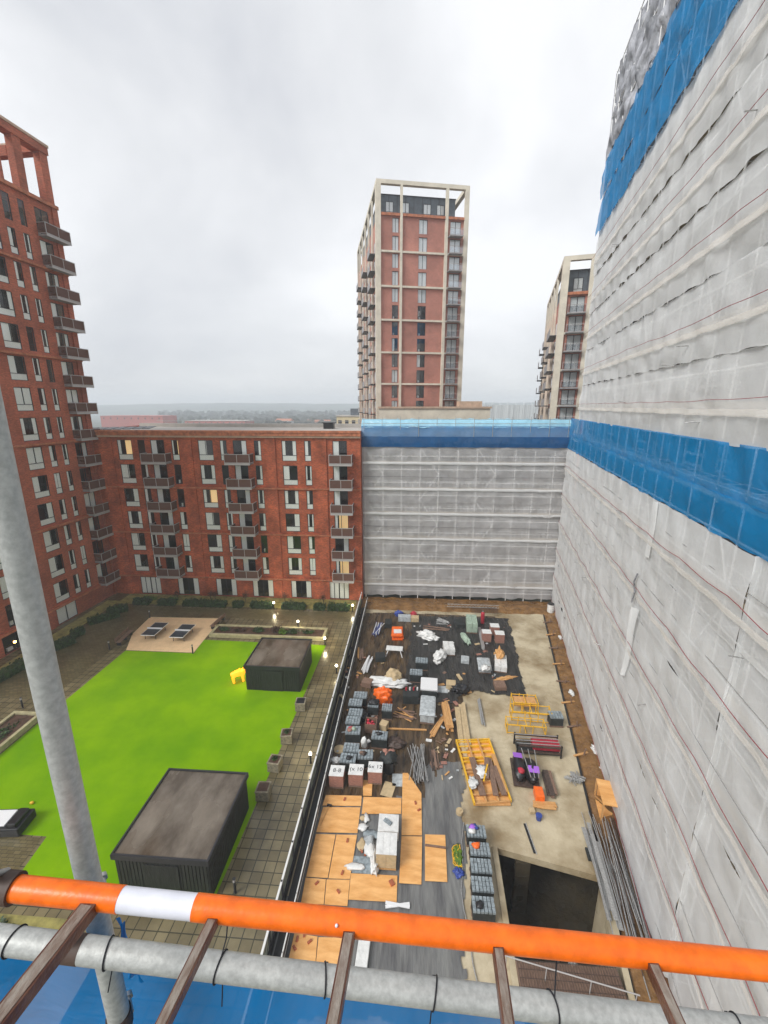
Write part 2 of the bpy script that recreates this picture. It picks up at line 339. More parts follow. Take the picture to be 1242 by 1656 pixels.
def window(parent, u, z, wd, h, y=.03, kind='big', cur=None, fr='frame', far=False):
    """window part (frame) > pane, curtain"""
    cur = random.choice(['l', 'r', 'both', 'both', 'l', 'half', 'none', 'full', 'half']) if cur is None else cur
    key = (round(wd, 2), round(h, 2), kind, cur, far)
    if key not in _wcache:
        f = MB(); t = .06; a, b = -wd/2, wd/2
        f.bx(a, b, 0, .06, 0, t); f.bx(a, b, 0, .06, h-t, h); f.bx(a, a+t, 0, .06, t, h-t); f.bx(b-t, b, 0, .06, t, h-t)
        if kind in ('big', 'small'): f.bx(a+t, b-t, .002, .058, h*.27, h*.27+t)
        if kind == 'big': f.bx(-.03, .03, .004, .056, h*.27+t, h-t)
        if kind == 'door': f.bx(-.035, .035, .004, .056, t, h-t)
        if kind == 'wide':
            for q in (-.5, .0, .5): f.bx(q*wd/2-.035, q*wd/2+.035, .004, .056, t, h-t)
        p = MB(); p.quad((a+t, .03, t), (b-t, .03, t), (b-t, .03, h-t), (a+t, .03, h-t))
        c = MB()
        def strip(x0, x1, lo=.03):
            n = max(3, int((x1-x0)/.09)); 
            c.grid(lambda i, j: (x0+(x1-x0)*i, .05+.008*math.sin(i*n*PI), lo+(h-.06-lo)*j), n*2, 1, 0, False)
        W = wd-2*t; lo = t
        if cur == 'l': strip(a+t, a+t+W*.42, lo)
        if cur == 'r': strip(b-t-W*.36, b-t, lo)
        if cur == 'both': strip(a+t, a+t+W*.22, lo); strip(b-t-W*.24, b-t, lo)
        if cur == 'half': strip(a+t, a+t+W*.55, lo)
        if cur == 'full': strip(a+t, a+t+W*.47, lo); strip(b-t-W*.47, b-t, lo)
        if cur == 'warm': strip(a+t, a+t+W*.2, lo); c.bx(-W*.28, W*.5, .9, .92, .1, h*.95, 1)
        if kind in ('big', 'small') and cur != 'none': c.bx(a+t, b-t, .036, .042, t, h*.27, 0)
        if not c.v: c.bx(-W*.3, -W*.1, .3, .5, .05, h*.2, 0)
        G_ = M['glassfar'] if far else M['glass']
        fo = f.build('window', M[fr]); po = p.build('pane', G_); co = c.build('curtain', [M['curtain'], M['warm']])
        _wcache[key] = (fo.data, po.data, co.data)
        for o in (fo, po, co): bpy.data.objects.remove(o)
    d = _wcache[key]
    for i, nm in enumerate(('window', 'pane', 'curtain')):
        o = bpy.data.objects.new(nm, d[i]); C.objects.link(o)
        if i == 0: o.parent = parent; o.location = (u, y, z); wo = o
        else: o.parent = wo
    return wo
def balcony(parent, u, z, wd=2.5, dp=1.35, ang=0):
    if ('b', wd, dp) not in _wcache:
        s = MB(); s.bx(-wd/2, wd/2, -dp, 0, -.16, 0, 0); s.bx(-wd/2-.02, wd/2+.02, -dp-.02, -dp+.05, -.2, .03, 1)
        r = MB(); h = 1.12; a, b = -wd/2, wd/2
        for x in (a, b, 0): r.bx(x-.03, x+.03, -dp-.01, -dp+.05, .03, h-.05)
        r.bx(a-.03, b+.03, -dp-.02, -dp+.06, h-.05, h+.01); r.bx(a-.03, b+.03, -dp-.015, -dp+.055, .06, .12)
        for x in (a, b): r.bx(x-.03, x+.03, -dp+.06, 0, h-.05, h+.01); r.bx(x-.025, x+.025, -dp+.06, 0, .06, .11)
        p = MB(); p.bx(a+.02, b-.02, -dp+.012, -dp+.03, .10, h-.06); p.bx(a-.005, a+.01, -dp+.05, -.02, .10, h-.06); p.bx(b-.01, b+.005, -dp+.05, -.02, .10, h-.06)
        o1 = s.build('balcony', [M['balcgrey'], M['rail']]); o2 = r.build('railing', M['rail']); o3 = p.build('mesh_panel', M['mesh'])
        _wcache[('b', wd, dp)] = (o1.data, o2.data, o3.data)
        for o in (o1, o2, o3): bpy.data.objects.remove(o)
    d = _wcache[('b', wd, dp)]
    for i, nm in enumerate(('balcony', 'railing', 'mesh_panel')):
        o = bpy.data.objects.new(nm, d[i]); C.objects.link(o)
        if i == 0: o.parent = parent; o.location = (u, 0, z); bo = o
        else: o.parent = bo
# ---- seven storey brick wing at the end of the courtyard
YW = 51.3
wing = thing('apartment_block', 'seven storey red brick block across the end of the courtyard with mesh fronted balconies', 'apartment block', (0, YW, 0))
X0, X1, ZT = -42.5, -6.25, 21.9
rows = [(18.25, 20.75), (15.25, 17.7), (12.2, 14.6), (9.25, 11.6), (6.25, 8.65), (3.3, 5.7)]
big = [(-36.83, -34.95), (-26.42, -24.55), (-15.92, -14.1)]
nar = [(-34.15, -33.25), (-29.8, -28.9), (-23.65, -22.8), (-19.35, -18.5), (-13.12, -12.3)]
dor = [(-32.5, -30.75), (-22.0, -20.3), (-9.65, -7.9)]
ops = []
for (a, b) in rows:
    for u in big+nar: ops.append((u[0], u[1], a, b))
    for u in dor: ops.append((u[0], u[1], a-.15, b))
gr = [(-36.4, -33.6), (-31.2, -28.3), (-25.9, -23.1), (-20.9, -18.1), (-15.7, -13.0), (-10.6, -8.0)]
for u in gr: ops.append((u[0], u[1], .1, 2.5))
wm = MB(); facade(wm, X0, X1, -.3, ZT, ops)
wm.quad((X1, 0, -.3), (X1, 14, -.3), (X1, 14, ZT), (X1, 0, ZT)); wm.quad((X0, 0, -.3), (X0, 14, -.3), (X0, 14, ZT), (X0, 0, ZT)); wm.quad((X0, 14, -.3), (X1, 14, -.3), (X1, 14, ZT), (X0, 14, ZT))
wm.build('wall', M['brick'], wing)
for a, b in ((-39.2, -37.5), (-28.15, -27.2), (-17.9, -16.7), (-11.7, -10.4), (-7.0, -6.3)):
    pm = MB()
    if a < -8: pm.bx(a, b, -.14, .0, 2.9, 21.1)
    pm.bx(a+.15, b-.15, -.10, -.0, -.1, 2.55); pm.build('pilaster', M['brick'], wing)
for z, t_ in ((14.75, .3), (8.75, .3), (2.65, .3)):
    lm = MB(); lm.bx(-39.3, X1, -.24, -.0, z, z+t_*.5, 0); lm.bx(-39.3, X1, -.20, -.0, z+t_*.5+.003, z+t_, 1); lm.build('string_course', [M['band'], M['brick']], wing)
cm = MB(); cm.bx(-39.6, X1+.05, -.30, -.0, 21.1, 21.32, 1); cm.bx(-39.6, X1+.05, -.42, -.0, 21.323, 21.7, 0); cm.bx(-39.6, X1+.05, -.5, .25, 21.703, 21.95, 0)
cm.build('cornice', [M['band'], M['stone']], wing)
rm = MB(); rm.bx(X0, X1, .3, 14, 21.55, 21.7, 0); rm.bx(X0, X1, 13.6, 14.1, 21.7, 22.25, 0)
rf = rm.build('roof', M['roof'], wing)
sv = MB(); sv.bx(-12.6, -11.2, 9.2, 10.4, 21.7, 22.5); sv.bx(-12.8, -11.0, 9.0, 10.6, 22.5, 22.6); sv.build('roof_vent', M['black'], rf)
sp = MB()
for k in range(7): sp.box((-41.8+k*1.15, 2.5+k*.25, 21.95+.02*k), (1.0, 1.7, .06), 0, .25, Matrix.Rotation(.14, 3, 'X'))
sp.build('solar_panel', M['table'], rf)
gp = MB()
for k in range(9): x = -36+k*3.6; gp.tube((x, 12.6, 21.7), (x, 12.6, 22.7), .03); 
gp.tube((-39, 12.6, 22.65), (X1-.3, 12.6, 22.65), .03); gp.tube((-39, 12.6, 22.2), (X1-.3, 12.6, 22.2), .025); gp.build('roof_guardrail', M['galv'], rf)
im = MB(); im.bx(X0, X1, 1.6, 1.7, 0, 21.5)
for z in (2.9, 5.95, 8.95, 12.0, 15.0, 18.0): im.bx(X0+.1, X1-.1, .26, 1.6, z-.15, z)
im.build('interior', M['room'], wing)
cyc = ['warm', 'l', 'both', 'l', 'both', 'r', 'both', 'both', 'l', 'l', 'r']
for ri, (a, b) in enumerate(rows):
    for k, u in enumerate(big):
        cur = ('warm' if (ri, k) in ((0, 0), (2, 1)) else None)
        window(wing, (u[0]+u[1])/2, a, u[1]-u[0], b-a, kind='big', cur=cur)
    for k, u in enumerate(nar): window(wing, (u[0]+u[1])/2, a, u[1]-u[0], b-a, kind='small', cur=('warm' if (ri, k) in ((0, 1),) else None))
    for k, u in enumerate(dor):
        window(wing, (u[0]+u[1])/2, a-.15, u[1]-u[0], b-a+.15, kind='door', cur=('warm' if (ri, k) in ((3, 2), (5, 2)) else random.choice('lbrl'.replace('b', 'l'))))
        balcony(wing, (u[0]+u[1])/2+(.05 if k < 2 else .25), a-.17, 3.1 if k < 2 else 2.7)
for k, u in enumerate(gr): window(wing, (u[0]+u[1])/2, .1, u[1]-u[0], 2.4, kind='wide' if k in (0, 5) else 'door', cur='full' if k in (0, 5) else 'both')
# ---- brick tower on the left
tw = thing('apartment_tower', 'tall red brick tower at the left edge with an open crown and corner balconies', 'apartment tower', (-40.2, 50.2, 0), R(86))
E1, E0 = 1.45, -24.0
ops = []; wl = []
for k in range(14):
    z = 2.3+3.1*k
    for (a, b, kd) in ((-7.65, -5.8, 'big'), (-4.97, -4.13, 'small'), (-3.28, -2.55, 'small'), (-1.42, .22, 'door'), (-13.2, -11.4, 'big'), (-16.0, -15.1, 'small')):
        zz = (z+.1 if kd == 'door' else z+.3); ops.append((a, b, zz, z+2.72)); wl.append(((a+b)/2, zz, b-a, z+2.72-zz, kd))
ops.append((-7.9, -5.2, .05, 2.0)); ops.append((-14.2, -11.4, .05, 2.0))
wl += [(-6.55, .05, 2.7, 1.95, 'door'), (-12.8, .05, 2.8, 1.95, 'door')]
tm = MB(); facade(tm, E0, E1, -.3, 46.0, ops, .25)
tm.quad((E1, 0, -.3), (E1, 11, -.3), (E1, 11, 46), (E1, 0, 46)); tm.quad((E0, 0, -.3), (E0, 11, -.3), (E0, 11, 46), (E0, 0, 46)); tm.quad((E0, 11, -.3), (E1, 11, -.3), (E1, 11, 46), (E0, 11, 46))
tm.bx(E0+.3, E1-.3, .3, 10.7, 45.4, 45.9)
tm.build('wall', M['brick2'], tw)
for a, b in ((-9.6, -8.4), (.75, 1.45)): pm = MB(); pm.bx(a, b, -.16, 0, -.2, 46); pm.build('pilaster', M['brick2'], tw)
for z in (2.3, 11.6, 20.9, 30.2, 39.5):
    lm = MB(); lm.bx(E0, E1+.02, -.26, 0, z-.22, z-.02, 0); lm.bx(E0, E1+.02, -.22, 0, z-.018, z+.13, 1); lm.build('string_course', [M['band'], M['brick2']], tw)
lm = MB(); lm.bx(E0, E1+.06, -.3, .5, 46.0, 46.35, 0); lm.build('parapet', M['band'], tw)
for yy in (0.0, 10.2):
    for a in (E1-1.0, -2.62, -5.2, -7.8, -10.4, -13, -15.6, -18.2):
        cb = MB(); cb.bx(a+.0, a+.95, yy+.0, yy+.8, 46.35, 51.2); cb.build('crown_pier', M['brick2'], tw)
cb = MB(); cb.bx(E0, E1+.05, -.12, .95, 51.2, 51.9); cb.bx(E0, E1+.05, 10.1, 11.1, 51.2, 51.9); cb.bx(E1-.95, E1+.05, .95, 10.1, 51.2, 51.9)
for a in (-2.62, -7.8, -13.0, -18.2): cb.bx(a+.1, a+.85, .953, 10.1, 49.4, 50.3)
cb.bx(E0, E1+.1, -.22, .97, 51.903, 52.15, 1); cb.bx(E1-1, E1+.1, .97, 11.2, 51.903, 52.15, 1); cb.build('crown_beam', [M['brick2'], M['stone']], tw)
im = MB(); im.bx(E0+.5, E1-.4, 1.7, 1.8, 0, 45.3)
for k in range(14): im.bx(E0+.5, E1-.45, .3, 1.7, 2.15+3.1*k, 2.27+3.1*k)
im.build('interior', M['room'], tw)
for (u, z, wd, h, kd) in wl: window(tw, u, z, wd, h, kind=kd)
for k in range(14): balcony(tw, .1, 2.3+3.1*k+.08, 3.1, 1.05)
# ---- beige framed towers beyond
def framed_tower(name, label, x, y, rz, W, D, top, st, cols, bays, wins, side_cols, mirror=1):
    """local x = along the front (facing -y), z base -5; bays: balcony bays (u0,u1)"""
    T = thing(name, label, 'apartment tower', (x, y, 0), rz)
    zb = top-4.85; nfl = int((zb+5)/st)
    mb = MB(); ops = []
    zz = [zb-.2-st*(k+1) for k in range(nfl)]
    for z in zz:
        for (a, b) in wins: ops.append((a, b, z+.25, z+st-.25))
        for (a, b) in bays: ops.append((a+.4, b-.3, z+.15, z+st-.25))
    facade(mb, .3, W-.3, -5, zb, ops, .25, 0, .4)
    mb.quad((.3, .4, -5), (.3, D-.3, -5), (.3, D-.3, zb), (.3, .4, zb)); mb.quad((W-.3, .4, -5), (W-.3, D-.3, -5), (W-.3, D-.3, zb), (W-.3, .4, zb)); mb.quad((.3, D-.3, -5), (W-.3, D-.3, -5), (W-.3, D-.3, zb), (.3, D-.3, zb))
    mb.bx(.3, W-.3, .42, D-.3, zb-.3, zb-.002)
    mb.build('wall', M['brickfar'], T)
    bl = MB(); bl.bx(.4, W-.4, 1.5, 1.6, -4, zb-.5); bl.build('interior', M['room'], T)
    fm = MB()
    for (a, b) in cols: fm.bx(a, b, -.0, .395, -5, top-.6)
    fm.bx(0, W, 0, .7, top-.6, top)
    for sc_ in side_cols: fm.bx(0 if mirror > 0 else W-.297, .297 if mirror > 0 else W, sc_, sc_+.8, -5, top-.6)
    fm.bx(0, .7, .7, D, top-.6, top); fm.bx(W-.7, W, .7, D, top-.6, top); fm.bx(.7, W-.7, D-.7, D, top-.6, top)
    for (a, b) in ((0, .8), (W-.8, W)): fm.bx(a, b, D-.8, D-.01, zb, top-.6)
    fm.build('frame', M['beige'], T)
    for k in range(0, nfl, 2):
        z = zb-.2-st*k
        if k: b_ = MB(); b_.bx(.3, W-.3, .06, .39, z-.15, z+.15); b_.build('band', M['beige'], T)
    pb = MB(); pb.bx(.9, W-2.0, 1.6, D-2, zb, top-1.6, 0)
    for a in range(1, 9): u = .9+(W-2.9)*a/9; pb.bx(u-.03, u+.03, 1.55, 1.6, zb, top-1.6, 1)
    pb.bx(.8, W-1.9, 1.5, D-1.9, top-1.6, top-1.45, 1)
    P = pb.build('penthouse', [M['metalpan'], M['frame']], T)
    for f_ in (.12, .33, .62, .8): window(P, .9+(W-2.9)*f_, zb+.2, 1.3, 2.1, y=1.50, kind='big', cur='full', far=True)
    # parapet rail
    cp = MB(); cp.bx(.25, W-.25, .05, .38, zb-.25, zb+.15); cp.build('parapet', M['band'], T)
    n = 0
    for z in zz:
        if z < 16: continue
        for (a, b) in wins: window(T, (a+b)/2, z+.25, b-a, st-.5, y=.55, kind='door', cur=random.choice(['none', 'l', 'full']) if z < 40 else 'full', far=True)
        for (a, b) in bays: window(T, (a+b)/2+.05, z+.15, b-a-.7, st-.4, y=.55, kind='door', cur='full', far=True)
    for z in zz:
        if z < 16: continue
        for (a, b) in bays:
            m = MB(); m.bx(a+.05, b-.15, -.75, .39, z-.1, z+.08, 0); o = m.build('balcony', M['balcgrey'], T)
            r = MB(); r.bx(a+.05, b-.15, -.75, -.71, z+1.05, z+1.1, 0)
            for q in range(4): u = a+.05+(b-a-.25)*q/3; r.bx(u, u+.05, -.75, -.71, z+.08, z+1.05, 0)
            r.bx(a+.07, b-.17, -.735, -.72, z+.12, z+.9, 1); r.build('railing', [M['rail'], M['glassfar']], o)
    # side faces: recessed windows and balconies
    fx = -.02 if mirror > 0 else W+.02
    sg = 1 if mirror > 0 else -1
    for z in zz[1:]:
        if z < 16: continue
        m = MB()
        for i in range(len(side_cols)-1):
            a, b = side_cols[i]+1.1, side_cols[i+1]-.3
            m.bx(fx+.25*sg, fx+.33*sg, a, b, z+.3, z+st-.4, 1)
            if (i % 2 == 0): m.bx(fx-.9*sg, fx+.2*sg, a, b-.3, z-.1, z+.06, 0); m.bx(fx-.9*sg, fx-.86*sg, a, b-.3, z+.06, z+1.1, 2)
        m.build('side_balcony', [M['frame'], M['glassfar'], M['balcgrey']], T)
    return T
_x = -6.62
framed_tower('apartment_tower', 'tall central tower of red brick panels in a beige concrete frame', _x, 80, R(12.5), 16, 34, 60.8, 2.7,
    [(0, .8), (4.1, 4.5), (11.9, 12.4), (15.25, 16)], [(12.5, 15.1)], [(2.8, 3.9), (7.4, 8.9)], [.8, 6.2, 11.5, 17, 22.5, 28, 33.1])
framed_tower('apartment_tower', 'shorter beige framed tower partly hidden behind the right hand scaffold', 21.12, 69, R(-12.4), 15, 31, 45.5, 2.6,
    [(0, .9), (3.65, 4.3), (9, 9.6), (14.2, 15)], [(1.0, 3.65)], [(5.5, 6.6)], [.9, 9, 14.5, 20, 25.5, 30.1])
# low beige parapet building in front of the centre tower, white clad block, cream block
b = MB(); b.bx(-5.6, 12.6, 0, 7, -5, 24.45, 0); b.bx(7.6, 11.3, .4, 4, 24.45, 25.6, 1); b.bx(-5.8, 12.8, -.2, 7.2, 24.45, 24.75, 1)
tag(b.build('low_building', [M['beige'], M['stone'], M['frame']], loc=(0, 72, 0), rz=R(2)), 'low beige flat roofed building at the foot of the centre tower', 'building')
b = MB()
for k in range(36): b.bx(k*.72, k*.72+.4, -.12 if k % 3 else -.2, 0, -5, 25.4, 0)
b.bx(0, 26, 0, 12, -5, 25.35, 0)
for k in range(8): b.tube((1+k*3.2, 3, 25.3), (1+k*3.2, 3, 26.2), .12, 6, 0)
o = b.build('industrial_building', [M['whiteclad']], loc=(25, 180, 0)); tag(o, 'distant white ribbed metal building between the two framed towers', 'building')
def small_house(name, label, x, y, wd, dp, z0, z1, wm_, roof=None, rz=0, nw=5, nr=3, pitched=False):
    t = thing(name, label, 'building', (x, y, 0), rz)
    m = MB(); m.bx(0, wd, 0, dp, z0, z1); m.build('wall', wm_, t)
    r = MB()
    if pitched: r.add([(-.5, -.5, z1), (wd+.5, -.5, z1), (wd+.5, dp+.5, z1), (-.5, dp+.5, z1), (-.5, dp/2, z1+dp*.3), (wd+.5, dp/2, z1+dp*.3)], [(0,1,5,4), (2,3,4,5), (1,2,5), (3,0,4)])
    else: r.bx(-.2, wd+.2, -.2, dp+.2, z1, z1+.4)
    r.build('roof', roof or M['roof'], t)
    wn = MB()
    for i in range(nw):
        for j in range(nr):
            u = wd*(i+.5)/nw; z = z1-1.2-3.2*j; wn.bx(u-.6, u+.6, -.06, -.01, z-1.5, z)
    wn.build('windows', M['frame'], t)
    return t
small_house('distant_building', 'cream rendered flat block with dark windows left of the centre tower', -26.5, 150, 9.5, 10, -5, 21.3, M['cream'], nw=4, nr=2)
b = MB(); b.bx(0, 4, 0, 3, 21.7, 24); tag(b.build('lift_housing', M['metalpan'], loc=(-22, 153, 0)), 'dark lift housing on the roof of the cream block', 'roof plant')
small_house('distant_building', 'long faded pink warehouse on the skyline beside the left tower', -300, 400, 62, 25, -5, 15.5, M['pinkwall'], M['pinkwall'], nw=9, nr=1)
small_house('distant_building', 'lower faded pink warehouse behind the brick roof, right of the taller pink one', -222, 410, 60, 25, -5, 10.8, M['pinkwall'], M['roof'], nw=10, nr=1)
random.seed(11)
hl = ['white gabled house', 'grey roofed house', 'pale rendered house', 'brown roofed house', 'small white shed like house', 'long pale roofed hall', 'grey gabled barn', 'white terraced house']
pos_ = [(-118, 520), (-96, 560), (-70, 500), (-150, 600), (-60, 640), (-40, 520), (-180, 560), (-88, 700)]
wher = ['left of centre skyline', 'among trees at mid skyline', 'just above the roof vent', 'left of the white gabled house', 'far behind near the cream block', 'close left of the cream block', 'right of the pink warehouses', 'farthest in the mist']
for i in range(8):
    small_house('distant_house', 'distant %s, %s' % (hl[i], wher[i]), pos_[i][0], pos_[i][1], random.uniform(12, 26), 10, -5, random.uniform(3, 8), M['cream'] if i % 3 == 1 else M['whiteclad'], M['band'] if i % 3 == 0 else M['roof'], rz=random.uniform(-.3, .3), nw=4, nr=2, pitched=i != 5)
# ============================================================ terrain
t_ = MB()
t_.grid(lambda i, j: (-2000+4000*i, -150+2300*j, -5+ (0 if j < .2 else 6*noise.noise(Vector((i*9, j*9, 0)))*(j-.2))), 40, 30); struct(t_.build('ground', M['terrain']))
h = MB()
def hf(i, j):
    x = -1900+3800*i; y = 1350+700*j
    prof = 34+9*noise.noise(Vector((x*.0016, 3.3, 0)))+3*noise.noise(Vector((x*.008, 8, 0)))+6*(x+900)/1800
    return (x, y, -6+(prof+6)*math.sin(min(1, j*1.15)*PI*.5)+2*noise.noise(Vector((x*.03, y*.03, 1))))
h.grid(hf, 160, 10); struct(h.build('hills', M['hill']))
tr = MB(); random.seed(3)
for k in range(1500):
    y = 330+1000*random.random()**1.2; x = random.uniform(-.62, .25)*y+20
    if -305 < x < -150 and y < 470: continue
    hh = random.uniform(8, 16)*(1 if y < 900 else 1.3); r_ = hh*.42
    for q in range(7):
        c = Vector((x+random.gauss(0, r_*.5), y+random.gauss(0, r_*.4), -5+hh*random.uniform(.4, .85)))
        s = r_*random.uniform(.35, .6); a = random.random()*PI
        vs = [c+Vector((math.cos(a+2*PI*n/5)*s*random.uniform(.7, 1.2), math.sin(a)*s*.3*n, math.sin(2*PI*n/5+a)*s*random.uniform(.7, 1.2))) for n in range(5)]
        tr.add(vs, [(0,1,2,3,4)], 0)
    tr.tube((x, y, -5), (x, y, -5+hh*.6), .25, 4)
struct(tr.build('distant_woodland', M['wood2']), 'misty distant treetops', 'stuff')
# ============================================================ scaffolds wrapped in netting (local x along the face, -y outward)
def net_strip(x0, x1, z0, z1, y=0.0, bay=2.15, seed=0, res=.36, bill=.12, scal=.12, crease=.05, flare=.08, up=0):
    mb = MB(); nu = max(2, int((x1-x0)/res)); nv = max(2, int((z1-z0)/(res*.8)))
    def fn(i, j):
        x = x0+(x1-x0)*i; z = z0+(z1-z0)*j
        ph = abs(math.sin(PI*(x+seed*.37)/bay))
        o = bill*(.4+.6*ph)*math.sin(PI*min(1, j+.05))*(.5+1.2*max(0, noise.noise(Vector((x*.35, z*.2, seed*1.7)))+.2))
        o += crease*noise.noise(Vector((x*.9+z*.55, z*.8-x*.3, seed*5.1)))*2
        o += crease*1.5*noise.noise(Vector((x*.25, z*.3, seed*2.3)))
        lo = (1-j)**3
        amp = .35+.65*max(0, noise.noise(Vector((x*.13, seed*3.7, 0)))*1.8+.5)
        o += flare*lo*(.25+ph)*amp
        zz = z-scal*lo*ph*amp+up*ph*amp*lo+.05*noise.noise(Vector((x*1.5, seed, z)))*lo
        return (x, y-o, zz)
    return mb.grid(fn, nu, nv)
def strap(x0, x1, z, y, sag, bay=2.15, r=.022, seed=0):
    pts = []
    n = int((x1-x0)/.7)
    for i in range(n+1):
        x = x0+(x1-x0)*i/n
        pts.append((x, y-.22-.05*noise.noise(Vector((x*.5, seed, 2))), z-sag*abs(math.sin(PI*x/bay/2))+.12*noise.noise(Vector((x*.12, seed, 0)))))
    return MB().path(pts, r, 4)
def frame_parts(T, L, z0, z1, bay=2.15, lift=1.75, xs=0.2, y=.16, brace_every=3, boards=None, r=.03):
    x = xs; k = 0
    while x < L:
        m = MB(); m.tube((x, y, z0), (x, y, z1), r, 6); m.tube((x, y+1.1, z0), (x, y+1.1, z1), .03, 6); m.build('standard', M['tubew'], T); x += bay; k += 1
    z = z0+1.0; k = 0
    while z < z1:
        m = MB(); m.tube((xs-.15, y-.01, z), (L, y-.01, z), r, 6); m.tube((xs-.15, y+1.04, z), (L, y+1.04, z), .03, 6)
        q = xs
        while q < L: m.tube((q+.06, y-.1, z+.06), (q+.06, y+1.2, z+.06), .028, 5); q += bay
        m.build('ledger', M['tubew'], T); z += lift; k += 1
    x = xs
    while x+bay*brace_every < L+bay:
        m = MB(); z = z0+.4; d = 1
        while z+lift*2 < z1:
            a, b_ = (x, x+bay) if d > 0 else (x+bay, x)
            m.tube((a, y+.07, z), (b_, y+.07, z+lift*2), r, 5); z += lift*2; d = -d
        m.build('brace', M['tubew'], T); x += bay*brace_every
    for z in (boards or []):
        m = MB(); m.bx(xs-.2, L, y+.02, y+1.15, z, z+.05); m.bx(xs-.2, L, y-.03, y-.0, z+.05, z+.27); m.build('boarding', M['board'], T)
# ---- back scaffold
def hidden_block(name, label, loc, rz, L, H, nx, floors, y, z0=0.0, mt='darkwall'):
    T = thing(name, label, 'apartment block', loc, rz)
    ops = []; cw = L/nx
    for (za, zb_) in floors:
        for k in range(nx):
            a = cw*k+cw*.22
            ops.append((a, a+cw*.3, za, zb_)); 
            if cw > 3: ops.append((a+cw*.42, a+cw*.55, za, zb_))
    m = MB(); facade(m, 0, L, -.2, H, ops, .2, 0, y)
    m.quad((0, y, -.2), (0, y+12, -.2), (0, y+12, H), (0, y, H)); m.quad((L, y, -.2), (L, y+12, -.2), (L, y+12, H), (L, y, H)); m.quad((0, y, H), (L, y, H), (L, y+12, H), (0, y+12, H)); m.quad((0, y+12, 0), (L, y+12, 0), (L, y+12, H), (0, y+12, H))
    m.build('wall', M[mt], T)
    i = MB(); i.bx(.2, L-.2, y+1, y+1.1, 0, H-.2); i.build('interior', M['room'], T)
    n = 0
    for (a, b, c, d) in ops:
        if n >= 98: break
        key = ('hb', round(b-a, 2), round(d-c, 2))
        if key not in _wcache:
            f = MB(); t = .15; w_, h_ = b-a, d-c
            f.bx(0, w_, 0, .06, 0, t); f.bx(0, w_, 0, .06, h_-t, h_); f.bx(0, t, 0, .06, t, h_-t); f.bx(w_-t, w_, 0, .06, t, h_-t); f.bx(t, w_-t, .002, .05, h_*.3, h_*.3+t)
            if w_ > 1: f.bx(w_/2-.05, w_/2+.05, .004, .052, h_*.3+t, h_-t)
            o = f.build('window', M['whitep']); _wcache[key] = o.data; bpy.data.objects.remove(o)
        o = bpy.data.objects.new('window', _wcache[key]); C.objects.link(o); o.parent = T; o.location = (a, y+.1, c); n += 1
    return T
hidden_block('apartment_block', 'grey block behind the far netted scaffold, window outlines showing faintly through', (-6.1, 52.3, 0), 0, 24.9, 20.6, 7,
    [(18.3-3.25*k, 19.6-3.25*k) if False else (.7+3.25*k, 2.6+3.25*k) for k in range(6)], 1.5)
SC = thing('netted_scaffold', 'far scaffold wall wrapped in grey debris netting with a blue band along its top', 'scaffold', (-6.1, 52.3, 0))
LB = 24.9
frame_parts(SC, LB, 0, 20.6, bay=2.3, lift=1.62, brace_every=3, boards=[18.0, 14.75, 11.6, 8.3, 5.0, 1.95], r=.05)
zs_ = [20.1, 18.0, 14.75, 11.6, 8.3, 5.0, 1.95, .5]
for k in range(7):
    net_strip(-.1, LB+.1, zs_[k+1], zs_[k]+.1, 0-.0*k, 2.3, k+20, .3, .10, .14, .07, .10).build('debris_net', M['netb'], SC)
for k, z in enumerate(zs_[1:-1]):
    m = MB(); n = 60
    m.grid(lambda i, j: (LB*i, -.17-.05*math.sin(PI*j)-.02*noise.noise(Vector((i*30, k, 0))), z-.12+.30*j+.05*noise.noise(Vector((i*14, k, 3)))), n, 2); m.build('net_hem', M['net'], SC)
for k, z in enumerate((19.0, 16.35, 13.2, 10.0, 6.7)):
    strap(0, LB, z, -.02, .04, 2.3, .018, k).build('lacing', M['frame'] if k % 2 else M['galv'], SC)
m = net_strip(-.15, LB+.05, 20.0, 21.25, -.12, 2.3, 3, .3, .06, .05, .06, .05); m.build('blue_net', M['blue2'], SC)
m = net_strip(-.15, LB+.05, 21.2, 22.5, -.04, 2.3, 4, .3, .06, .0, .06, .0); m.build('blue_net', M['bluev'], SC)
m = MB()
m.grid(lambda i, j: (-.15+(LB+.2)*i, -.02+1.6*j, 22.35+.9*math.sin(min(1, j*1.4)*PI/2)+.16*noise.noise(Vector((i*22, j*3, 1)))+.1*noise.noise(Vector((i*60, j*9, 1)))), 120, 8); m.build('plastic_sheeting', M['sheetl'], SC)
m = MB(); m.bx(0, LB, .3, .5, 20.4, 22.3); m.build('fascia', M['whitep'], SC)
for z in (23.3, 22.8): MB().tube((0, -.1, z), (LB, -.1, z), .028, 6).build('handrail', M['galv'], SC)
m = MB()
for k in range(12): m.tube((.2+2.2*k, -.05, 20), (.2+2.2*k, -.05, 23.6), .028, 6)
m.build('handrail_posts', M['galv'], SC)
for k in range(9):
    z = 17.5-2.0*k if k < 8 else 1
    MB().tube((-.05, 0, z+.5), (-.55, -.15, z+.45), .028, 6).build('projecting_tube', M['galv'], SC)
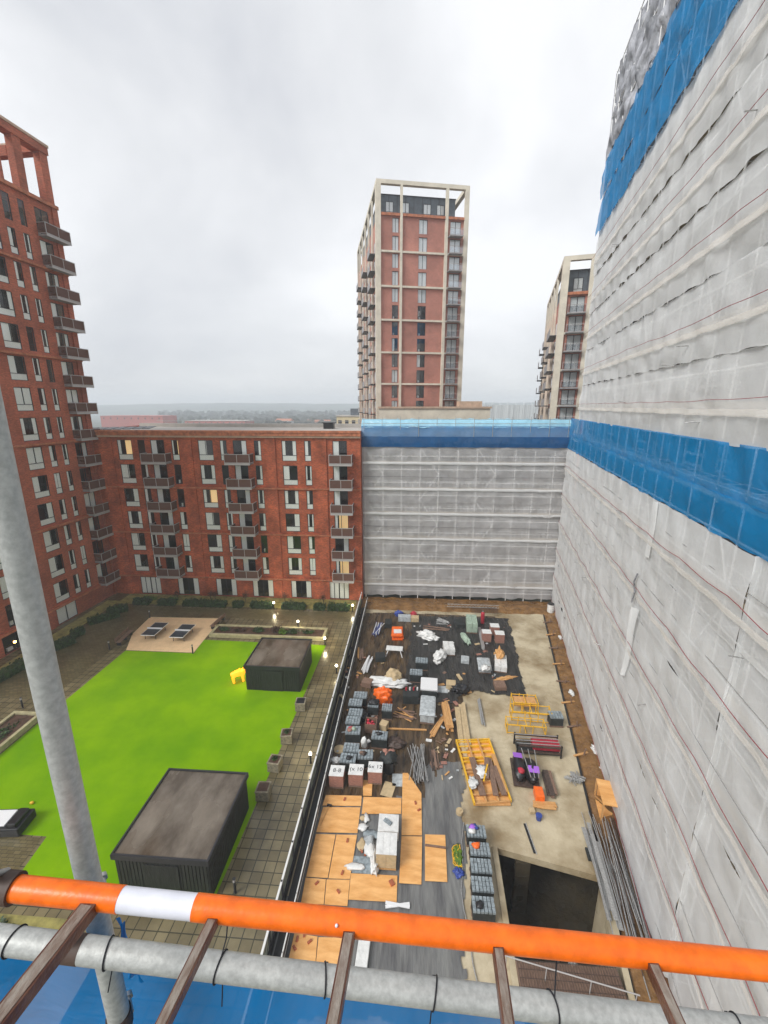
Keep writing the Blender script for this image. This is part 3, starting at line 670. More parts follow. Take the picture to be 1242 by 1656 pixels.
# ---- tall scaffold on the right
AR = 10.3
BX, BY, BR = 18.6, 52.7, R(-90-AR)
LR = 52.0
hidden_block('apartment_block', 'tall block inside the white netted scaffold on the right', (BX, BY, 0), BR, LR, 50.5, 6, [(1.0+3.45*k, 2.9+3.45*k) for k in range(8)], 1.5)
ST = thing('netted_scaffold', 'tall right hand scaffold wrapped in white debris netting with blue bands and red straps', 'scaffold', (BX, BY, 0), BR)
XF = 5.0                                # the taller part starts here
def lowhigh(z): return .8 if z < 23.4 else XF
ZS = []
base = 25.05
k = -7
red = [base+3.45*k for k in range(-7, 5)]            # straps
scl = [r-1.7 for r in red]
scaf_b = [r-.42 for r in red]
# frame: two heights
frame_parts(ST, LR, 0, 23.4, bay=2.15, lift=1.725, xs=1.0, brace_every=4, r=.045, y=.10)
frame_parts(ST, LR, 23.5, 54, bay=2.15, lift=1.725, xs=XF, brace_every=4, r=.045, y=.10)
for z in scaf_b:
    if z > .5: x = lowhigh(z); m = MB(); m.bx(x, LR, .08, 1.3, z-.02, z+.03); m.bx(x, LR, .05, .075, z+.03, z+.34); m.build('boarding', M['board'], ST)
edges = [0.35]+[s for s in scl if .8 < s]+[41.0]
edges = [e_ for e_ in edges if e_ < 41.2]
for k in range(len(edges)-1):
    a, b = edges[k], edges[k+1]
    if b-a < .3: continue
    x = lowhigh((a+b)/2)
    pieces = [(x, 39.3, -.16), (39.3, LR, 0.0)] if b < 20.5 else [(x, LR, 0.0)]
    for (p0, p1, off) in pieces:
        if a < 23.45 and b > 19.95:          # the blue band replaces the netting here
            if a < 19.9: net_strip(p0, p1, a, 20.15, off, 2.15, k+1).build('debris_net', M['net'], ST)
            if b > 23.5: net_strip(XF, p1, 23.35, b+.05, off, 2.15, k+1, scal=.0, flare=.0).build('debris_net', M['net'], ST)
        else: net_strip(p0, p1, a, b+.05, off, 2.15, k+1, bill=.10 if b < 20 else .16, scal=.04, crease=.055, up=.04 if b < 20 else .13, flare=.04 if b < 20 else .09).build('debris_net', M['net'], ST)
m = MB(); m.grid(lambda i, j: (39.32+.1*noise.noise(Vector((j*9, 0, i))), .04-.26*i, .4+19.6*j), 2, 40); m.build('net_return', M['net'], ST)
for k, z in enumerate(red):
    if z < .8 or 20 < z < 23: continue
    strap(lowhigh(z)+.2, LR, z, -.16, .05 if z > 20 else .10, 2.15, .014, k).build('red_strap', M['redstrap'], ST)
for k, z in enumerate(red):
    if z > 1 and not 19 < z < 23.6:
        x0_ = lowhigh(z)+.1; m = MB(); m.grid(lambda i, j: (x0_+(LR-x0_)*i, -.20-(.14 if z < 20 else .02)+.03*math.sin(i*160)+.05*noise.noise(Vector((i*25, k, 5))), z-.62+.26*j+.05*noise.noise(Vector((i*30, k, 3)))), 140, 2); m.build('net_hem', M['hem'], ST)
for k, z in enumerate(red):
    if z < 20: strap(1.0, LR, z+.6, .02, .05, 2.15, .014, k+30).build('cable', M['galv'], ST)
net_strip(.7, LR, 20.0, 21.5, -.1, 2.15, 50, .3, .06, .08, .05, .06).build('blue_net', M['blue'], ST)
net_strip(.7, LR, 21.45, 23.45, -.06, 2.15, 51, .3, .06, .0, .05, .0).build('blue_net', M['blue'], ST)
m = MB(); m.bx(.8, LR, .12, .16, 20.05, 21.0, 0); m.build('dark_backing', M['blockblack'], ST)
m = MB(); m.bx(.8, LR, .35, .5, 21.25, 21.75, 0); m.build('parapet_edge', M['whitep'], ST)
net_strip(XF, LR, 41.0, 43.9, -.12, 2.15, 60, .4, .2, .22, .08, .08).build('blue_net', M['blue'], ST)
net_strip(XF, LR, 43.9, 47.0, -.08, 2.15, 61, .4, .2, .12, .08, .10).build('blue_net', M['blue'], ST)
m = net_strip(XF+.0, LR, 46.9, 50.4, .06, 2.15, 62, .22, .15, .15, .22, .1); m.build('silver_sheet', M['silver'], ST)
m = net_strip(XF+.1, LR, 50.4, 53.8, .22, 2.15, 63, .22, .15, .1, .22, .1); m.build('silver_sheet', M['silver'], ST)
m = MB(); m.grid(lambda i, j: (XF+(LR-XF)*i, .3+8*j, 53.7+.8*math.sin(j*PI/2)+.1*noise.noise(Vector((i*40, j*8, 0)))), 60, 6); m.build('roof_sheet', M['silver'], ST)
for nm, z0, z1, mt in (('end_net', 23.4, 41, 'net'), ('end_net', 41, 47, 'blue'), ('end_net', 47, 53.8, 'silver')):
    m = MB(); m.grid(lambda i, j: (XF-.05-.12*noise.noise(Vector((i*3, j*12, z0)))*2-.1*math.sin(i*PI), 1.4*i+.0, z0+(z1-z0)*j), 6, int((z1-z0)*2)); m.build(nm, M[mt], ST)
m = MB(); m.quad((XF+.1, 1.45, 20), (XF+.1, 12, 20), (XF+.1, 12, 53.7), (XF+.1, 1.45, 53.7)); m.build('end_sheeting', M['net'], ST)
# tape tails, ties and poking tubes
random.seed(21)
for k in range(26):
    x = random.uniform(8, 46); z = random.choice(red)+random.choice([-.9, -1.7, 0])
    if z < 1 or 19.5 < z < 24: continue
    if z < 23.4 or x > XF+1: MB().tube((x, -.1, z), (x+random.uniform(-.2, .2), -.6, z+random.uniform(-.1, .1)), .026, 6).build('projecting_tube', M['galv'], ST)
hm = MB(); hm.grid(lambda i, j: (29.3+1.3*i-.6*j*i, -.34-.08*math.sin(i*PI*2)-.05*math.sin(j*7), 13.4-4.6*j+.3*i), 8, 24); hm.build('loose_net_panel', M['net'], ST)
hm = MB(); hm.path([(29.55, -.35, 15.5), (29.5, -.45, 15.0), (29.62, -.38, 14.4), (29.5, -.42, 13.7)], .05, 6); hm.build('bundled_net', M['silver'], ST)
hm = MB(); hm.grid(lambda i, j: (30.1+.7*i+.12*math.sin(j*4), -.32-.06*math.sin(i*PI), 19.95-3.1*j), 6, 12); hm.build('loose_net_panel', M['net'], ST)
# ============================================================ ground of the courtyard and the site
pv = MB(); pv.bx(-60, -6.35, -20, 66, -1.2, 0); struct(pv.build('courtyard_paving', M['paving']))
def flat(name, pts, z, m, label=None, z0=None):
    mb = MB(); mb.prism([(p[0], p[1]) for p in pts], z0 if z0 is not None else z-.03, z); return struct(mb.build(name, m), label)
# lawn outline (edges measured on the ground)
lawn = [(-8.9, 40.2), (-16.3, 40.8), (-22.4, 40.9), (-22.2, 37.8), (-29.6, 37.8), (-29.9, 27.9), (-29.9, 24.0), (-21.4, 24.0), (-21.0, 15.2), (-9.8, 15.2)]
lawn = [(-8.9, 40.2), (-22.4, 40.4), (-22.2, 37.8), (-29.6, 37.8), (-29.9, 18.6), (-21.3, 18.5), (-20.9, 15.4), (-9.9, 15.4)]
flat('lawn', lawn, .012, M['lawn'])
flat('sand_pitch', [(-29.6, 37.9), (-22.3, 37.9), (-22.6, 45.2), (-31.4, 45.0), (-31.0, 41)], .02, M['sand'])
flat('path', [(-38.5, 30), (-31.2, 30), (-31.2, 47.5), (-38.5, 47.5)], .006, M['paving2'])
flat('path', [(-31.15, 45.4), (-7.2, 45.4), (-7.2, 47.6), (-31.15, 47.6)], .006, M['paving2'])
flat('path', [(-24.5, 15.5), (-21.2, 15.5), (-21.5, 18.4), (-26, 18.4)], .014, M['paving2'])
flat('path', [(-16, 8), (-14.2, 8), (-14.2, 13.5), (-16, 13.5)], .006, M['sand'])
flat('planting_bed', [(-38, 48.3), (-7, 48.3), (-7, 51.2), (-38, 51.2)], .010, M['gravel'])
flat('planting_bed', [(-40.0, 30), (-38.2, 30), (-38.0, 49), (-39.7, 49)], .010, M['gravel'])
flat('planting_bed', [(-28, 12), (-16.6, 12), (-16.6, 14.6), (-28, 14.6)], .010, M['gravel'])
def hr(s): return BX - s*math.sin(R(AR)), BY - s*math.cos(R(AR))     # point on the right wall line
# site slab with the ramp opening cut through
H = [at(803, 1370), at(975, 1415), at(1005, 1530), at(800, 1530)]
H = [(5.25, 19.6), (10.75, 18.4), (10.15, 12.2), (5.0, 12.2)]
x_r = lambda y: BX-(BY-y)*math.tan(R(AR))-1.5
sl = MB()
yy = [-12, 8.6, 12.2]
sl.prism([(-6.3, -12), (x_r(-12), -12), (x_r(12.0), 12.0), (-6.3, 12.0)], -.45, -.02)
sl.prism([(-6.3, 12.0), (5.0, 12.0), (5.25, 19.6), (-6.3, 19.6)], -.45, -.02)
sl.prism([(x_r(12.0)-.3, 12.0), (x_r(12.0), 12.0), (x_r(18.4), 18.4), (x_r(18.4)-.25, 18.4)], -.45, -.02)
sl.prism([(-6.3, 19.6), (5.25, 19.6), (x_r(19.6), 19.6), (x_r(49.5), 49.5), (-6.3, 49.5)], -.45, -.02)
sl.prism([(5.25, 19.6), (x_r(18.4)-.25, 18.4), (x_r(18.4), 18.4), (x_r(19.6), 19.6)], -.45, -.02)
struct(sl.build('site_slab', M['conc']))
bf = MB(); bf.bx(-8, 13, 5, 28, -4.6, -4.3); struct(bf.build('basement_floor', M['concshade']))
bw = MB()
bw.prism([(5.0, 12.02), (5.25, 19.6), (4.95, 19.6), (4.7, 12.02)], -4.3, .12)
bw.prism([(x_r(18.35)-.3, 18.35), (x_r(12.02)-.3, 12.02), (x_r(12.02)-.02, 12.02), (x_r(18.35)-.02, 18.35)], -4.3, .06)
struct(bw.build('ramp_wall', M['conc']))
bk = MB(); bk.bx(-8, 14, 27.8, 28, -4.3, -.46); bk.bx(-8, -7.8, 5, 28, -4.3, -.46); bk.bx(13, 13.2, 5, 28, -4.3, -.46); struct(bk.build('basement_wall', M['concshade']))
ms = MB(); n = 90
def soil(i, j):
    y = -12+61.5*j; x0 = x_r(y)-.0; x1 = BX-(BY-y)*math.tan(R(AR))+1.6
    x = x0+(x1-x0)*i
    return (x, y, -.10+.16*math.sin(i*PI)+.14*noise.noise(Vector((x*1.1, y*1.1, 0)))-(.12 if i < .02 else 0))
ms.grid(soil, 10, 160); struct(ms.build('soil_strip', M['soil']))
gut = MB(); gut.add([(x_r(-12)-.10, -12, -.01), (x_r(-12)+.05, -12, -.01), (x_r(49.4)+.05, 49.4, -.01), (x_r(49.4)-.10, 49.4, -.01)], [(0,1,2,3)]); struct(gut.build('slab_edge_gap', M['black']))
ms = MB()
ms.grid(lambda i, j: (-6.2+24.5*i, 48.7+3.8*j, -.05+.50*math.sin(min(1, j*1.3)*PI)**.7*.6+.12*noise.noise(Vector((i*22, j*4, 7)))), 110, 8); struct(ms.build('soil_bank', M['soil']))
# sheets over the slab, each as its own rumpled layer
def sheet(name, poly, z, m, amp=.03, res=.5, fold=1.0):
    xs = [p[0] for p in poly]; ys = [p[1] for p in poly]
    bm = bmesh.new(); x0, x1, y0, y1 = min(xs), max(xs), min(ys), max(ys)
    nx = int((x1-x0)/res)+1; ny = int((y1-y0)/res)+1
    def inside(x, y):
        c = False; n = len(poly); j = n-1
        for i in range(n):
            if (poly[i][1] > y) != (poly[j][1] > y) and x < (poly[j][0]-poly[i][0])*(y-poly[i][1])/(poly[j][1]-poly[i][1])+poly[i][0]: c = not c
            j = i
        return c
    mb = MB(); vid = {}; vs = []; fs = []
    for j in range(ny):
        for i in range(nx):
            cx, cy_ = x0+(i+.5)*res, y0+(j+.5)*res
            if inside(cx+.35*noise.noise(Vector((cx*.7, cy_*.7, 2)))+.08*noise.noise(Vector((cx*3, cy_*3, 2))), cy_+.35*noise.noise(Vector((cx*.7, cy_*.7, 9)))):
                f = []
                for a, b in ((i, j), (i+1, j), (i+1, j+1), (i, j+1)):
                    if (a, b) not in vid:
                        x, y = x0+a*res, y0+b*res
                        zz = z+amp*(.6+noise.noise(Vector((x*1.6*fold, y*.3, z*90))))+amp*.4*noise.noise(Vector((x*3, y*3, 3)))
                        vid[(a, b)] = len(vs); vs.append((x+.1*noise.noise(Vector((x*2, y*2, 1))), y+.1*noise.noise(Vector((y*2, x*2, 5))), zz))
                    f.append(vid[(a, b)])
                fs.append(f)
    bm.free(); mb.add(vs, fs, 0, True); return struct(mb.build(name, m))
P = lambda *a: [tuple(at(x, y))[:2] for x, y in a]
sheet('ground_deck_sheet', P((582, 992), (680, 992), (800, 998), (822, 1100), (750, 1125), (752, 1240), (690, 1260), (684, 1300), (512, 1300)), .005, M['deck'], .03, .16)
sheet('ground_membrane', P((668, 996), (822, 1001), (852, 1128), (800, 1122), (748, 1118), (738, 1138), (655, 1138), (660, 1060)), .045, M['felt'], .04, .13)
sheet('ground_grey_membrane', P((684, 1236), (748, 1228), (752, 1320), (752, 1420), (748, 1650), (400, 1650), (512, 1290), (684, 1290)), .02, M['greymem'], .02, .16)
# ---- fence along the edge of the courtyard
FX = -6.25
fn_ = thing('site_fence', 'dark slatted fence with a pale top rail between the courtyard and the building site', 'fence', (FX, 6, 0))
m = MB(); m.bx(-.05, .05, 0, 44.6, 1.42, 1.50); m.build('top_rail', M['railw'], fn_)
for k in range(23):
    y = k*2.0
    m = MB(); m.bx(-.035, .035, y-.035, y+.035, 0, 1.55); m.build('post', M['frame'], fn_)
for k in range(22):
    m = MB(); y = k*2.0+.05
    for q in range(10): m.bx(-.012, .012, y+.05+q*.185, y+.05+q*.185+.11, .12, 1.40, 0)
    m.bx(-.02, .02, y, y+1.86, .08, .14, 0); m.bx(-.02, .02, y, y+1.86, 1.36, 1.41, 0)
    m.build('slat_panel', M['slat'], fn_)
m = MB(); m.bx(.02, .10, 0, 44.6, 0, .55); m.build('kick_board', M['black'], fn_)
gd = thing('edge_guardrail', 'galvanised tube guardrail standing inside the site parallel to the dark fence', 'guardrail', (-5.45, 6, 0))
m = MB(); m.tube((0, 0, 1.02), (0.0, 44, 1.02), .036, 6); m.build('top_rail', M['railw'], gd)
m = MB(); m.tube((0, 0, .5), (0, 44, .5), .024, 6); m.build('mid_rail', M['galv'], gd)
for k in range(19):
    m = MB(); m.tube((0, .2+2.4*k, 0), (0, .2+2.4*k, 1.1), .026, 6); m.build('post', M['galv'], gd)
m = MB(); m.bx(-.62, -.1, 0, 44, .0, .06); m.build('dark_gap_strip', M['black'], gd)  # darkness of the gap beside the fence painted as a flat strip
m = MB(); m.bx(-.09, -.05, 0, 44, 0, .75); m.build('black_sheeting', M['black'], gd)
# ---- sheds
def shed(label, x0, x1, y0, y1, h, n=22):
    t = thing('shed', label, 'shed', ((x0+x1)/2, (y0+y1)/2, 0)); W = (x1-x0)/2; D = (y1-y0)/2
    m = MB(); m.bx(-W+.12, W-.12, -D+.12, D-.12, 0, h-.2)
    k = int(2*W/.2)
    for i in range(k): u = -W+.14+i*(2*W-.28)/k; m.bx(u, u+.15, -D+.09, -D+.118, .05, h-.25); m.bx(u, u+.15, D-.118, D-.09, .05, h-.25)
    k = int(2*D/.2)
    for i in range(k): u = -D+.14+i*(2*D-.28)/k; m.bx(-W+.09, -W+.118, u, u+.15, .05, h-.25); m.bx(W-.118, W-.09, u, u+.15, .05, h-.25)
    m.build('cladding', M['shed'], t)
    r = MB(); r.bx(-W+.08, W-.08, -D+.08, D-.08, h-.19, h-.06, 0); rf = r.build('roof', M['shedroof'], t)
    e = MB(); s = .11
    e.bx(-W, W, -D, -D+s, h-.3, h+.02); e.bx(-W, W, D-s, D, h-.3, h+.02); e.bx(-W, -W+s, -D+s, D-s, h-.3, h+.02); e.bx(W-s, W, -D+s, D-s, h-.3, h+.02)
    e.build('edge_trim', M['frame'], t)
    d = MB(); d.bx(-.9, .9, -D+.04, -D+.085, .05, 2.05); d.build('door', M['shed'], t)
    return t
shed('nearer black timber shed with a wide wet stained flat roof on the lawn', -15.05, -9.9, 15.85, 21.25, 2.6)
shed('farther black timber shed at the back edge of the lawn beside the glowing yellow figure', -14.65, -9.55, 32.35, 37.15, 2.5)
# ---- table tennis tables
def tt(label, x, y):
    t = thing('table_tennis_table', label, 'table tennis table', (x, y, .02), 0, 'outdoor table tennis tables')
    for s in (-1, 1):
        m = MB(); m.bx(-.76, .76, s*.70-.66, s*.70+.66, .72, .75); m.build('table_top', M['table'], t)
        f = MB(); f.bx(-.78, .78, s*.70-.69, s*.70-.662, .68, .752); f.bx(-.78, .78, s*.70+.662, s*.70+.69, .68, .752); f.bx(-.78, -.762, s*.70-.66, s*.70+.66, .68, .752); f.bx(.762, .78, s*.70-.66, s*.70+.66, .68, .752); f.build('edge_frame', M['whitep'], t)
    m = MB(); m.bx(-.88, .88, -.012, .012, .75, .90); m.build('net', M['whitep'], t)
    for sx in (-1, 1):
        for sy in (-1, 1):
            m = MB(); m.tube((sx*.6, sy*.95, 0), (sx*.6, sy*.85, .70), .03, 6); m.build('leg', M['frame'], t)
tt('dark topped table tennis table, left one of the two on the sand coloured pitch', -28.3, 41.05)
tt('dark topped table tennis table, right one of the two, nearer the courtyard planter', -25.0, 40.85)
def bench(label, x, y, rz, L=2.6):
    t = thing('bench', label, 'bench', (x, y, .01), rz, 'timber benches beside the sand pitch')
    m = MB()
    for k in range(4): m.bx(-.25+k*.13, -.15+k*.13, -L/2, L/2, .42, .46)
    m.build('seat', M['darktimber'], t)
    for s in (-1, 0, 1): m = MB(); m.bx(-.2, .2, s*L*.42-.05, s*L*.42+.05, 0, .418); m.build('leg', M['frame'], t)
    m = MB()
    for k in range(3): m.bx(.27, .30, -L/2, L/2, .5+k*.13, .6+k*.13)
    m.bx(.275, .31, -L/2+.1, -L/2+.16, .3, .9); m.bx(.275, .31, L/2-.16, L/2-.1, .3, .9); m.build('backrest', M['darktimber'], t)
bench('slatted timber bench on the left side of the sand pitch', -31.0, 39.8, R(185))
bench('slatted timber bench at the right side of the sand pitch by the long planter', -22.4, 43.8, R(-5))
# ---- bollards and lamps
def bollard(label, x, y, lit, group=None, h=.95, head=1.0):
    t = thing('bollard_light', label, 'bollard light', (x, y, .01), 0, group)
    m = MB(); m.tube((0,0,0), (0,0,h-.18), .07, 10); m.build('post', M['frame'], t)
    m = MB(); m.tube((0,0,h-.18), (0,0,h), .075*head, 10); m.build('lamp_head', M['lamp'] if lit else M['rail'], t)
    m = MB(); m.tube((0,0,h), (0,0,h+.03), .085*head, 10); m.build('cap', M['frame'], t)
    if lit:
        ld = bpy.data.lights.new('bollard_glow', 'POINT'); ld.energy = 42*lit; ld.color = (1, .85, .50); ld.shadow_soft_size = .12
        lo = bpy.data.objects.new('lamp_light', ld); C.objects.link(lo); lo.parent = t; lo.location = (0, 0, h+.15)
GB = 'bollard lights around the courtyard'
bollard('lit bollard light among the hedges in front of the brick block', -17.1, 48.1, 1.6, GB, head=1.5)
bollard('lit bollard light at the back of the long planter', -12.8, 43.6, 1.3, GB, head=1.4)
bollard('lit bollard light beside the far shed and planter corner', -9.0, 40.2, 2.0, GB, head=1.5)
bollard('lit bollard light against the fence, level with the far shed', -6.9, 35.4, 1.0, GB, head=1.4)
bollard('lit bollard light against the fence, level with the bark cube planters', -6.9, 24.8, .8, GB, head=1.3)
bollard('lit bollard light at the far end of the fence by the brick wall', -7.1, 48.1, 1.2, GB, head=1.5)
bollard('unlit bollard on the near right corner of the sand pitch', -22.3, 37.75, 0, GB)
bollard('unlit bollard on the path at the left edge behind the scaffold tube', -32.6, 28.9, 0, GB)
bollard('unlit bollard at the near left corner of the sand pitch', -31.4, 37.9, 0, GB)
bollard('unlit bollard at the far left corner of the sand pitch', -31.3, 44.8, 0, GB)
bollard('thin unlit bollard on the path beside the nearer shed', -8.9, 16.3, 0, GB)
# warm wall lamp by the left tower
t = thing('wall_lamp', 'warm lit wall lamp low on the left brick tower', 'wall lamp', at(24, 1038, 1.6)); 
m = MB(); m.blob((0,0,0), (.14,.14,.14), 0, 1, 0); m.build('bulb', emis('warm_lamp', (1, .5, .12), 10), t); m = MB(); m.bx(-.3, -.1, -.05, .05, -.05, .2); m.build('bracket', M['frame'], t)
# ---- cube planters along the lawn
def cubeplanter(label, x, y, rz=0, plant=True, dark=False):
    t = thing('cube_planter', label, 'planter', (x, y, .012), rz, 'cube planters at the lawn edge')
    m = MB(); s = .42
    m.box((0,0,.36), (2*s, 2*s, .72), 0, 0, None, .96); m.box((0,0,.70), (2*s+.04, 2*s+.04, .08), 0)
    m.build('box', M['stonebox'], t, bevel=.02)
    m = MB(); m.bx(-s+.09, s-.09, -s+.09, s-.09, .741, .750); m.build('soil', M['black'] if dark else M['leafr'], t)
    if plant: leafclump(.25, .25, .25, 60, M['leaf'], 5).build('plant', M['leaf'], t, loc=(0,0,.75))
def leafclump(rx, ry, rz_, n, m, seed, size=.09, flat_=False):
    rnd = random.Random(seed); mb = MB()
    for k in range(n):
        while True:
            p = Vector((rnd.uniform(-1,1), rnd.uniform(-1,1), rnd.uniform(0,1)))
            if flat_ or p.length < 1: break
        k_ = .75+.5*noise.noise(p*2.2+Vector((seed, 0, 0)))
        p = Vector((p.x*rx*k_, p.y*ry*k_, p.z*rz_*k_)) if not flat_ else Vector((p.x*rx, p.y*ry, p.z*rz_*(.85+.55*noise.noise(Vector((p.x*5, p.y*3, seed))))))
        d = Vector((rnd.gauss(0,1), rnd.gauss(0,1), rnd.gauss(0,1)+.4)).normalized(); a = d.orthogonal().normalized(); b = d.cross(a); s = size*rnd.uniform(.6, 1.5)
        mb.add([p-a*s, p-b*s*.6, p+a*s, p+b*s*.6], [(0,1,2,3)])
    return mb
cubeplanter('weathered cube planter with a dark empty top, the one nearest the far shed', -9.05, 30.4, .08, False, True)
cubeplanter('mossy cube planter, second from the far shed', -9.2, 26.8, .15, True)
cubeplanter('stone cube planter, third from the far shed', -9.3, 24.25, -.08, True)
cubeplanter('stone cube planter nearest the camera at the lawn edge', -9.35, 22.0, .05, False)
# ---- long planter and raised beds
def raised(label, pts, h, soilz=.3, wd=.3, plants=None):
    """pts: outer rectangle x0,x1,y0,y1"""
    x0, x1, y0, y1 = pts; t = thing('raised_planter', label, 'planter', ((x0+x1)/2, (y0+y1)/2, .012)); W = (x1-x0)/2; D = (y1-y0)/2
    m = MB(); m.bx(-W, W, -D, -D+wd, 0, h); m.bx(-W, W, D-wd, D, 0, h); m.bx(-W, -W+wd, -D+wd, D-wd, 0, h); m.bx(W-wd, W, -D+wd, D-wd, 0, h); m.build('kerb', M['kerb'], t, bevel=.02)
    m = MB(); m.grid(lambda i, j: (-W+wd+(2*W-2*wd)*i, -D+wd+(2*D-2*wd)*j, soilz+.06*noise.noise(Vector((i*9, j*4, 2)))), 20, 6); m.build('soil', M['leafr'], t)
    for (px, py, rx, ry, rz_, n, mm) in plants or []:
        leafclump(rx, ry, rz_, n, mm, hash((px, py)) % 97).build('shrub', M[mm], t, loc=(px, py, soilz))
raised('long raised planter behind the lawn with low shrubs and ornamental grass', (-22.1, -9.2, 40.9, 43.15), .42, .3, .3,
    [(-5.2, .1, .9, .5, .35, 260, 'leaf'), (-3.4, 0, 1.1, .5, .35, 300, 'leafr'), (-1.3, .1, .9, .6, .45, 260, 'leaf'), (.8, .2, 1.0, .7, .9, 420, 'leafr'), (2.6, 0, 1.1, .6, .5, 340, 'leaf'), (4.3, .1, .9, .5, .3, 240, 'leaf'), (1.6, -.2, .7, .5, .7, 260, 'leafl')])
raised('raised bed with a pale kerb at the left edge of the lawn', (-32.4, -29.9, 22.5, 28.0), .45, .3, .28, [(0, 0, .8, 2.2, .25, 300, 'leaf')])
# ---- hedges in front of the brick block and the tower
rh = random.Random(5)
def hedge(label, x, y, L, D, h, mm='leaf', rz=0, group='clipped hedges along the brick walls'):
    t = thing('hedge', label, 'hedge', (x, y, .0), rz, group)
    n = int(1100*min(1.8, L*D*h/1.2+.3)); leafclump(L/2, D/2, h, n, M[mm], rh.randint(0, 999), .10, True).build('foliage', M[mm], t, loc=(0, 0, .04))
    m = MB(); m.bx(-L/2+.12, L/2-.12, -D/2+.12, D/2-.12, 0, h*.8); m.build('woody_core', M['leaf'], t)
def px2x(px): return at(px, 985)[0]
hd = [(205, 232, 'dark hedge at the far left under the corner balconies'), (247, 276, 'short hedge with a bright clump behind it, second from the left tower'), (290, 314, 'small dark hedge under the second ground floor window'), (316, 362, 'long dark hedge in the middle left of the brick block'), (374, 390, 'smallest square hedge near the centre of the brick block'), (403, 440, 'dark hedge left of the lit bollard'), (455, 494, 'dark hedge right of the lit bollard'), (508, 526, 'bright green tipped short hedge'), (531, 566, 'dark hedge at the right end beside the site fence')]
for (a, b, lb) in hd:
    x0, x1 = px2x(a), px2x(b)
    hedge(lb, (x0+x1)/2, 48.4, x1-x0, .95, .75)
for px, lb in ((262, 'lime green shrub behind the second hedge'), (517, 'lime green shrub beside the right hand hedge'), (222, 'flat lime green ground shrub near the tower corner')):
    t = thing('shrub', lb, 'shrub', (px2x(px), 49.6 if px != 517 else 48.9, .01), 0, 'lime green shrubs'); leafclump(1.1, .7, .6, 420, M['leafl'], px).build('foliage', M['leafl'], t); m = MB(); m.tube((0,0,0), (0,0,.3), .03, 5); m.build('stem', M['bark'], t)
def bush(label, x, y, h=1.7, seed=0):
    t = thing('small_tree', label, 'small tree', (x, y, .01), 0, 'bare reddish young trees'); rnd = random.Random(seed)
    m = MB(); m.tube((0,0,0), (0,0,h*.55), .04, 6, r2=.02)
    for k in range(16): a = rnd.random()*2*PI; z = rnd.uniform(.2, .6)*h; m.tube((0,0,z*.8), (math.cos(a)*.5*rnd.random(), math.sin(a)*.5*rnd.random(), z+rnd.uniform(.3,.6)), .014, 4, r2=.004)
    m.build('trunk', M['bark'], t); leafclump(.65, .6, 1.0, 260, M['leafr'], seed, .05).build('crown', M['leafr'], t, loc=(0,0,h*.4))
for px, s, lb in ((336, 1, 'between the third and fourth windows'), (328, 2, 'left partner over the long dark hedge'), (388, 3, 'over the smallest hedge'), (455, 4, 'right of the lit bollard'), (520, 5, 'above the lime green hedge'), (270, 6, 'beside the lime shrub near the left')):
    bush('bare reddish young tree ' + lb, px2x(px), 49.7, 1.9, s)
ht = [((190, 985), 2.2, 1.0, 35, 'angled dark hedge at the tower foot near the corner'), ((168, 998), 3.2, 1.0, 48, 'long diagonal hedge beside the tower entrance'), ((126, 1022), 1.2, .9, 60, 'short round hedge in the bed by the tower'), ((100, 1040), 2.2, 1.2, 62, 'bushy hedge in the bed beside the scaffold tube'), ((14, 1085), 6.5, 1.3, 80, 'long clipped hedge at the left edge of the photo')]
for (p, L, D, a, lb) in ht:
    q = at(*p, .4); hedge(lb, q.x, q.y, L, D, .8, 'leaf', R(a))
# near bed under the orange rail
for k, (x, y) in enumerate(((-25.5, 13.6), (-22.5, 13.2), (-19.8, 13.5), (-17.8, 12.7))):
    t = thing('shrub', ['dark ragged shrub in the near bed, leftmost', 'dark ragged shrub in the near bed, second from left', 'flowering dark shrub in the near bed under the orange rail', 'dark shrub at the right end of the near bed'][k], 'shrub', (x, y, .01), 0, 'shrubs in the near bed')
    leafclump(1.7, 1.0, .8, 700, M['leaf'], 40+k, .10).build('foliage', M['leaf'], t); m = MB(); m.tube((0,0,0), (0,0,.4), .05, 5); m.build('stem', M['bark'], t)
# black outdoor grill / box at the left edge of the lawn
t = thing('outdoor_sofa', 'black and white outdoor seat at the left edge of the lawn', 'outdoor seat', (-23.9, 18.9, .012), .1)
m = MB(); m.bx(-1.2, 1.0, -.7, .7, .05, .62); m.build('base', M['black'], t, bevel=.06)
m = MB(); m.bx(-1.1, .1, -.5, .55, .625, .72); m.build('cushion', M['whitep'], t, bevel=.03)
m = MB(); m.bx(.3, .85, -.6, .5, .625, .9); m.build('arm', M['black'], t, bevel=.05)
t = MB(); t.blob((0,0,.09), (.14,.10,.09), 0, 2, .1); tag(t.build('ball', M['yellow'], loc=at(52, 1300)), 'small yellow ball lying on the lawn near the left edge', 'ball')
